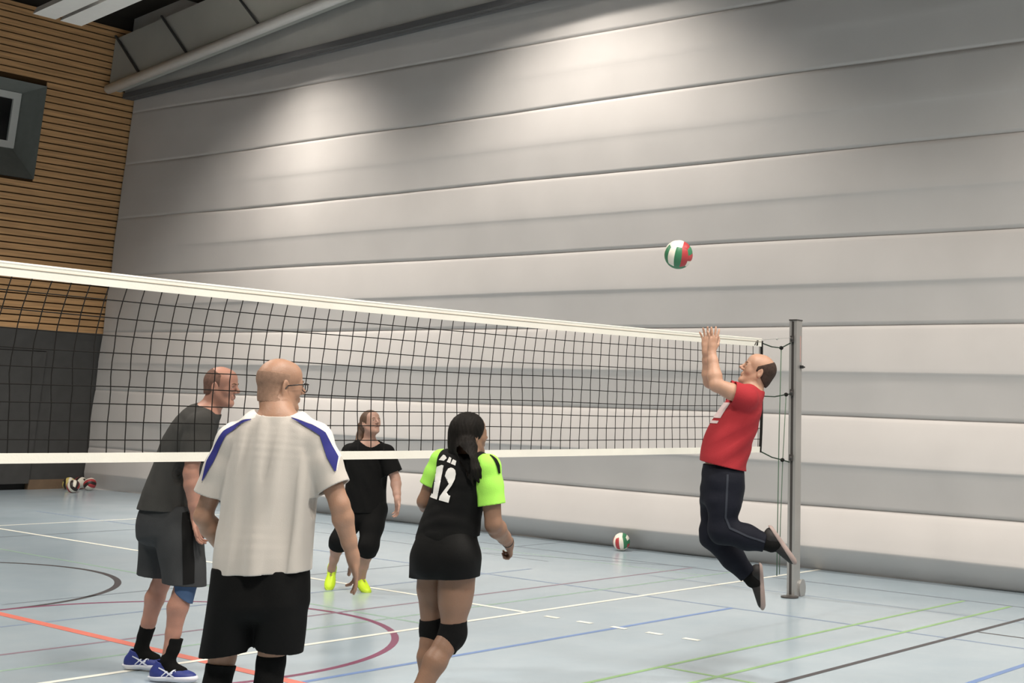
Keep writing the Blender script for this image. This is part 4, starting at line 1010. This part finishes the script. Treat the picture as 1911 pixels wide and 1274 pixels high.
# ================= jumping man in red
def red_man():
    h0 = 9.3; rp = J(1350, 1000, h0); root = empty('person', (rp[0], rp[1], .3), 'person in red shirt and navy trousers jumping with both hands raised towards the ball', 'person')
    P = {}; sd = FH; fw = -RH
    shN, shF = J(1391, 742, h0-.18), J(1386, 741, h0+.18)
    elN, wrN = J(1336, 718, h0-.22), J(1328, 655, h0-.14); elF, wrF = J(1324, 712, h0+.16), J(1318, 655, h0+.10)
    hpN, hpF = J(1354, 893, h0-.09), J(1345, 893, h0+.09)
    knN, anN = J(1347, 988, h0-.12), J(1440, 1016, h0-.14); knF, anF = J(1330, 998, h0+.08), J(1404, 1082, h0+.08)
    t = math.radians(25); up = ZZ*math.cos(t)+RH*math.sin(t); hf = -RH*math.cos(t)+ZZ*math.sin(t); hc = J(1414, 694, h0); nb = J(1404, 730, h0)
    ch = [(nb, sd, .09, .075), (J(1392, 752, h0), sd, .17, .10), (J(1377, 785, h0), sd, .17, .125), (J(1358, 835, h0), sd, .165, .14), (J(1350, 880, h0), sd, .16, .125)]
    def body(F):
        F.rings(ch, .02); L, A = head(F, hc, hf-FH*.06, up, 1.04); P['L'], P['A'] = L, A; P['fm'] = face_marks(F, L)
        neck(F, L, nb, .060); F.seg(nb, shF, .052, .058, .04); F.seg(nb, shN, .052, .058, .04)
        arm(F, shF, elF, wrF, 1.08); arm(F, shN, elN, wrN, 1.12); leg(F, hpF, knF, anF, 1.0, FH*0+RH); leg(F, hpN, knN, anN, 1.0, RH*.3+ZZ)
        F.seg(hpF, hpN, .095, .095, .05)
        hand(F, wrN, nrm(ZZ+RH*.10-FH*.05), FH*.75-RH*.6, RH, .25, .36, .98, curls=[.15, .1, .15, .25]); hand(F, wrF, nrm(ZZ-RH*.03), -FH*.75-RH*.6, RH, .25, .34, .98, curls=[.15, .1, .15, .25])
        for an_, k_ in ((anN, knN), (anF, knF)):
            ff, bk_ = (FOOT[0], nrm(RH*.78+ZZ*.62)) if an_ is anN else (FOOT[1], nrm(RH+ZZ*.10)); foot(F, an_, ff, -bk_, .075)
    FOOT = [nrm(RH*.62-ZZ*.78), nrm(-ZZ*1.0+RH*.10)]
    pts = [shF+FH*.1, shN-FH*.15, elN-FH*.08, elF-RH*.08, elF-ZZ*.06, wrN+ZZ*.22, wrF-RH*.12, hc+RH*.15, anN+RH*.2-ZZ*.15, anF-ZZ*.2, knF-RH*.1]
    bd = make('body', [M_skin1], *bbox(pts, .06), .0042, body, root); L, A = P['L'], P['A']
    M_h = mat('short_dark_hair', (0.050, 0.032, 0.026), .8, .25, 80, .4, 300)
    def hair(F):
        F.ell(L(0, -.014, .036), A, np.array((.074, .094, .080))*1.04+.006, .01); F.ell(L(0, -.045, -.03), A, np.array((.060, .055, .060))*1.04+.004, .03)
        F.cut(L(0, -.045, .085), nrm(A[2]*.9+A[1]*.75)); F.cut(L(0, .022, 0), nrm(A[1])); F.cut(L(0, -.02, -.028), nrm(-A[2]+A[1]*.6))
    make('hair', [M_h], *bbox([L(0, 0, 0)], .17), .0036, hair, bd)
    eyes(L, A, P['fm'], bd, 1.04, browcol=mat('brown_eyebrow', (.12, .07, .04), .8))
    M_r = mat('red_tshirt_cloth', (0.34, 0.028, 0.035), .8, .06, 6, .2, 220); fo = foldnoise(.007, nrm(ZZ-RH*.5), .09, 41)
    sh = [(nb-ZZ*.01, sd, .09, .085), (J(1393, 750, h0), sd, .185, .112), (J(1379, 780, h0), sd, .20, .142), (J(1362, 815, h0), sd, .20, .160), (J(1352, 845, h0), sd, .20, .162), (J(1349, 880, h0), sd, .20, .158), (J(1348, 905, h0), sd, .20, .158)]
    slN = shN+(elN-shN)*.42; dN = nrm(elN-shN+ZZ*.0); slF = shF+(elF-shF)*.42; dF = nrm(elF-shF)
    def shirt(F):
        F.rings(sh, .01, .8, fo)
        for s_, sl, d in ((shN, slN, dN), (shF, slF, dF)):
            F.seg(nb, s_, .062, .076, .04); F.chain([s_, sl+d*.06], [.080, .072], .03); F.cut(sl, nrm(d-ZZ*.15), True, .007, .05, near=(sl+d*.075, .12))
        F.seg(nb, nb+(L(0, -.02, -.05)-nb)*.6, .068, .062, .02); F.cut(nb+(L(0, -.02, -.05)-nb)*.22, nrm(up*1.0-RH*.25), True, .006, .03, near=(nb+ZZ*.065+RH*.01, .105))
        F.cut(J(1350, 869, h0), nrm(-ZZ+RH*-.20), True, .007, .08, near=(J(1349, 925, h0), .34))
    so = make('tshirt', [M_r], *bbox([shF+FH*.12, shN-FH*.12, nb+ZZ*.08, J(1348, 905, h0)-RH*.2, J(1348, 905, h0)+RH*.2, slN, slF], .06), .0042, shirt, bd)
    M_w = mat('pale_shirt_print', (0.62, 0.50, 0.50), .7)
    decal('shirt_print', M_w, so, [[(-1, -1), (1, -1), (1, 1), (-1, 1)], [(-1, -1.7), (1, -1.7), (1, -1.35), (-1, -1.35)]], J(1345, 765, h0)-RH*.0, FH*.13, nrm(ZZ+RH*.4)*.055, RH, so, .003, .012, 'pale print on the chest')
    M_p = mat('navy_track_trousers', (0.007, 0.008, 0.014), .75, .1, 5, .2, 160); fo2 = foldnoise(.006, ZZ+RH*.2, .10, 51)
    def pants(F):
        F.rings([(J(1350, 862, h0), sd, .165, .135), (J(1349, 900, h0), sd, .175, .148), (J(1346, 930, h0), sd, .175, .145)], .03, .5)
        for hp, kn, an, q in ((hpN, knN, anN, 1), (hpF, knF, anF, 1)):
            F.chain([hp-ZZ*.03, hp+(kn-hp)*.5, kn], [.118, .104, .085], .04); F.chain([kn, kn+(an-kn)*.5, an-nrm(an-kn)*.035], [.085, .075, .060], .04)
            d = nrm(an-kn)
        F.disp(fo2)
        for kn, an in ((knN, anN), (knF, anF)):
            d = nrm(an-kn); F.cut(an-d*.045, d, True, .006, .05, near=(an+d*.03, .12))
        F.cut(J(1350, 866, h0), ZZ, True, .01, .04)
    po = make('trousers', [M_p], *bbox([J(1350, 855, h0), hpN-FH*.1, hpF+FH*.1, knN-FH*.1, anN, anF, knF, J(1349, 900, h0)-RH*.17, J(1349, 900, h0)+RH*.17], .09), .0045, pants, bd)
    ribbon('side_stripe', mat('grey_piping', (.030, .034, .045), .7), po, [J(1358, 885, h0-.2), J(1356, 925, h0-.2), J(1354, 965, h0-.2), J(1362, 985, h0-.2), J(1395, 1000, h0-.2), J(1430, 1012, h0-.2)], [.014, .014, .014, .014, .012, .012], FH, po, .003, 'grey side piping')
    Mu = mat('black_shoe_upper', (0.012, 0.010, 0.010), .65); Ms = mat('greyish_worn_sole', (0.30, 0.23, 0.21), .6)
    for an, ff, back in ((anN, FOOT[0], nrm(RH*.78+ZZ*.62)), (anF, FOOT[1], nrm(RH+ZZ*.10))):
        tubechild('sock', mat('black_sock', (.0045, .0045, .0045), .9), [an-ff*.10 if False else an+nrm((knN if an is anN else knF)-an)*.09, an, an+back*.03+ff*.02], [.050, .046, .043], bd)
        shoe(bd, an, ff, -back, [Mu, Ms, mat('dark_laces', (.02, .02, .02), .8)], 1.0, heelup=.075)

# ================= woman in black beyond the net
def black_woman():
    h0 = 13.0; fw = nrm(-FH*.86+RH*.5); sd = nrm(np.cross(fw, ZZ)); rp = J(650, 1101, h0); root = empty('person', (rp[0], rp[1], 0), 'person in black top and trousers with lime yellow shoes, standing beyond the net', 'person')
    P = {}
    shI, shR = J(653, 843, h0+.04), J(721, 845, h0-.04)     # image-left, image-right shoulders
    elI, wrI = J(634, 895, h0+.05), J(628, 945, h0-.02); elR, wrR = J(738, 893, h0-.05), J(742, 933, h0-.16)
    hpI, hpR = J(668, 945, h0+.02), J(700, 945, h0)
    knI, anI = J(634, 1008, h0-.10), J(619, 1061, h0+.04); knR, anR = J(688, 1018, h0-.16), J(675, 1077, h0+.0)
    g1 = nrm(fw-RH*.35); g2 = nrm(fw+RH*.25); FT = [(anI, g1*.66-ZZ*.75, ZZ*.66+g1*.75), (anR, g2*.95-ZZ*.30, ZZ*.95+g2*.30)]
    hf = nrm(-FH*.66+RH*.70+ZZ*.36); up = nrm(ZZ-hf*.33); hc = J(692, 790, h0-.03); nb = J(689, 828, h0)
    ch = [(nb, sd, .08, .07), (J(687, 842, h0), sd, .155, .09), (J(684, 880, h0), sd, .15, .11), (J(684, 940, h0), sd, .16, .13)]
    def body(F):
        F.rings(ch, .02); L, A = head(F, hc, hf, up, .99); P['L'], P['A'] = L, A; P['fm'] = face_marks(F, L)
        neck(F, L, nb, .054); F.seg(nb, shI, .045, .055, .04); F.seg(nb, shR, .045, .055, .04)
        arm(F, shI, elI, wrI, 1.05); arm(F, shR, elR, wrR, 1.12); leg(F, hpI, knI, anI, 1.0, -fw); leg(F, hpR, knR, anR, 1.0, -fw); F.seg(hpI, hpR, .095, .095, .05)
        hand(F, wrR, nrm(-ZZ+RH*.05), fw*.5-RH*.8, fw, .5, .12, .98); hand(F, wrI, -ZZ, RH, fw, .5, .12, .95)
        for an_, f2, u2 in FT: foot(F, an_, f2, u2, .085)
    pts = [elI-RH*.08, elR-FH*.08, shI-RH*.15, shR+RH*.15, hc+ZZ*.14, hc+hf*.12, hc-hf*.1, anI-ZZ*.1-RH*.1, anR-ZZ*.1+fw*.2, wrR-ZZ*.2+RH*.06, wrR-FH*.08, wrI-ZZ*.2, hpR+FH*.15]
    bd = make('body', [M_skin4], *bbox(pts, .06), .0046, body, root); L, A = P['L'], P['A']
    M_h = mat('brown_long_hair', (0.10, 0.055, 0.032), .6, .3, 30, .5, 60, stretch=(1, 1, .15))
    tail = [L(-.02, -.085, .03), J(677, 795, h0+.06), J(674, 812, h0+.03), J(668, 828, h0-.02), J(664, 842, h0-.06)]
    def hair(F):
        F.ell(L(0, -.018, .040), A, np.array((.074, .094, .082))*.99+.010, .01); F.ell(L(0, -.05, -.01), A, (.068, .056, .075), .03)
        F.cut(L(0, .040, .03), nrm(A[1]*1.0-A[2]*.5), near=(L(0, .14, -.02), .19)); F.chain(tail, [.04, .045, .042, .035, .015], .02)
        st = foldnoise(.002, RH+ZZ*.1, .014, 6); F.disp(st)
    make('hair', [M_h], *bbox(tail+[L(0, 0, .15), L(.1, 0, 0), L(-.1, 0, 0), L(0, .1, 0), L(0, -.1, -.05)], .04), .004, hair, bd)
    eyes(L, A, P['fm'], bd, .99, browcol=mat('brown_eyebrow', (.12, .07, .04), .8))
    b = MB(); b.tube([L(-.019, .0955, -.0555), L(0, .099, -.0555), L(.019, .0955, -.0555)], [.002, .0045, .002], 6); b.build('lips', [mat('reddish_lips', (.36, .11, .10), .4)], bd, smooth=True)
    M_t = mat('black_loose_tshirt', (0.0045, 0.0045, 0.0045), .8, .1, 6, .2, 200); fo = foldnoise(.007, RH+ZZ*.4, .10, 61)
    sh = [(nb-ZZ*.01, sd, .09, .085), (J(687, 838, h0), sd, .19, .105), (J(685, 870, h0), sd, .195, .14), (J(683, 910, h0), sd, .19, .155), (J(683, 950, h0), sd, .19, .165), (J(682, 975, h0), sd, .19, .165)]
    slI = shI+(elI-shI)*.75; slR = shR+(elR-shR)*.78
    def shirt(F):
        F.rings(sh, .01, .8, fo)
        for s_, e_, sl in ((shI, elI, slI), (shR, elR, slR)):
            d = nrm(e_-s_); F.seg(nb, s_, .060, .070, .04); F.chain([s_, sl+d*.05], [.074, .088], .03); F.cut(sl, d, True, .007, .06, near=(sl+d*.08, .14))
        F.seg(nb, nb+ZZ*.04, .064, .058, .02); F.cut(nb+ZZ*.018+fw*.0, nrm(ZZ+fw*.5), True, .006, .03, near=(nb+ZZ*.06+fw*.03, .11))
        F.cut(J(683, 955, h0), nrm(-ZZ), True, .007, .08)
    make('tshirt', [M_t], *bbox([shI-RH*.16, shR+RH*.16, nb+ZZ*.07, J(682, 980, h0)-sd*.2, J(682, 980, h0)+sd*.2, nb+FH*.17, nb-FH*.2, slR, slI], .05), .0048, shirt, bd)
    M_p = mat('black_three_quarter_trousers', (0.0045, 0.0045, 0.0045), .8, .1, 6, .15, 200)
    eI = knI+nrm(anI-knI)*.07; eR = knR+nrm(anR-knR)*.08
    def pants(F):
        F.rings([(J(684, 925, h0), sd, .15, .13), (J(684, 950, h0), sd, .175, .15), (J(684, 965, h0), sd, .17, .15)], .03, .5)
        for hp, kn, e_, an in ((hpI, knI, eI, anI), (hpR, knR, eR, anR)):
            F.chain([hp-ZZ*.03, hp+(kn-hp)*.5, kn, e_+nrm(an-kn)*.04], [.118, .105, .088, .082], .04)
        for kn, e_, an in ((knI, eI, anI), (knR, eR, anR)): d = nrm(an-kn); F.cut(e_, d, True, .007, .05, near=(e_+d*.08, .14))
    make('trousers', [M_p], *bbox([J(684, 920, h0), hpI-RH*.1, hpR+RH*.12, eI-RH*.1, eR, eR-FH*.1, hpR+FH*.15], .10), .0048, pants, bd)
    M_y = mat('lime_yellow_shoe', (0.62, 0.85, 0.03), .5, .04, 10); M_ys = mat('yellow_sole', (0.45, 0.62, 0.03), .5)
    for an, f2, u2 in FT: shoe(bd, an, f2, u2, [M_y, M_ys, mat('lime_laces', (.55, .75, .1), .7)], 1.0, heelup=.085, h=.004)

for fn_ in PEOPLE: globals()[fn_]()
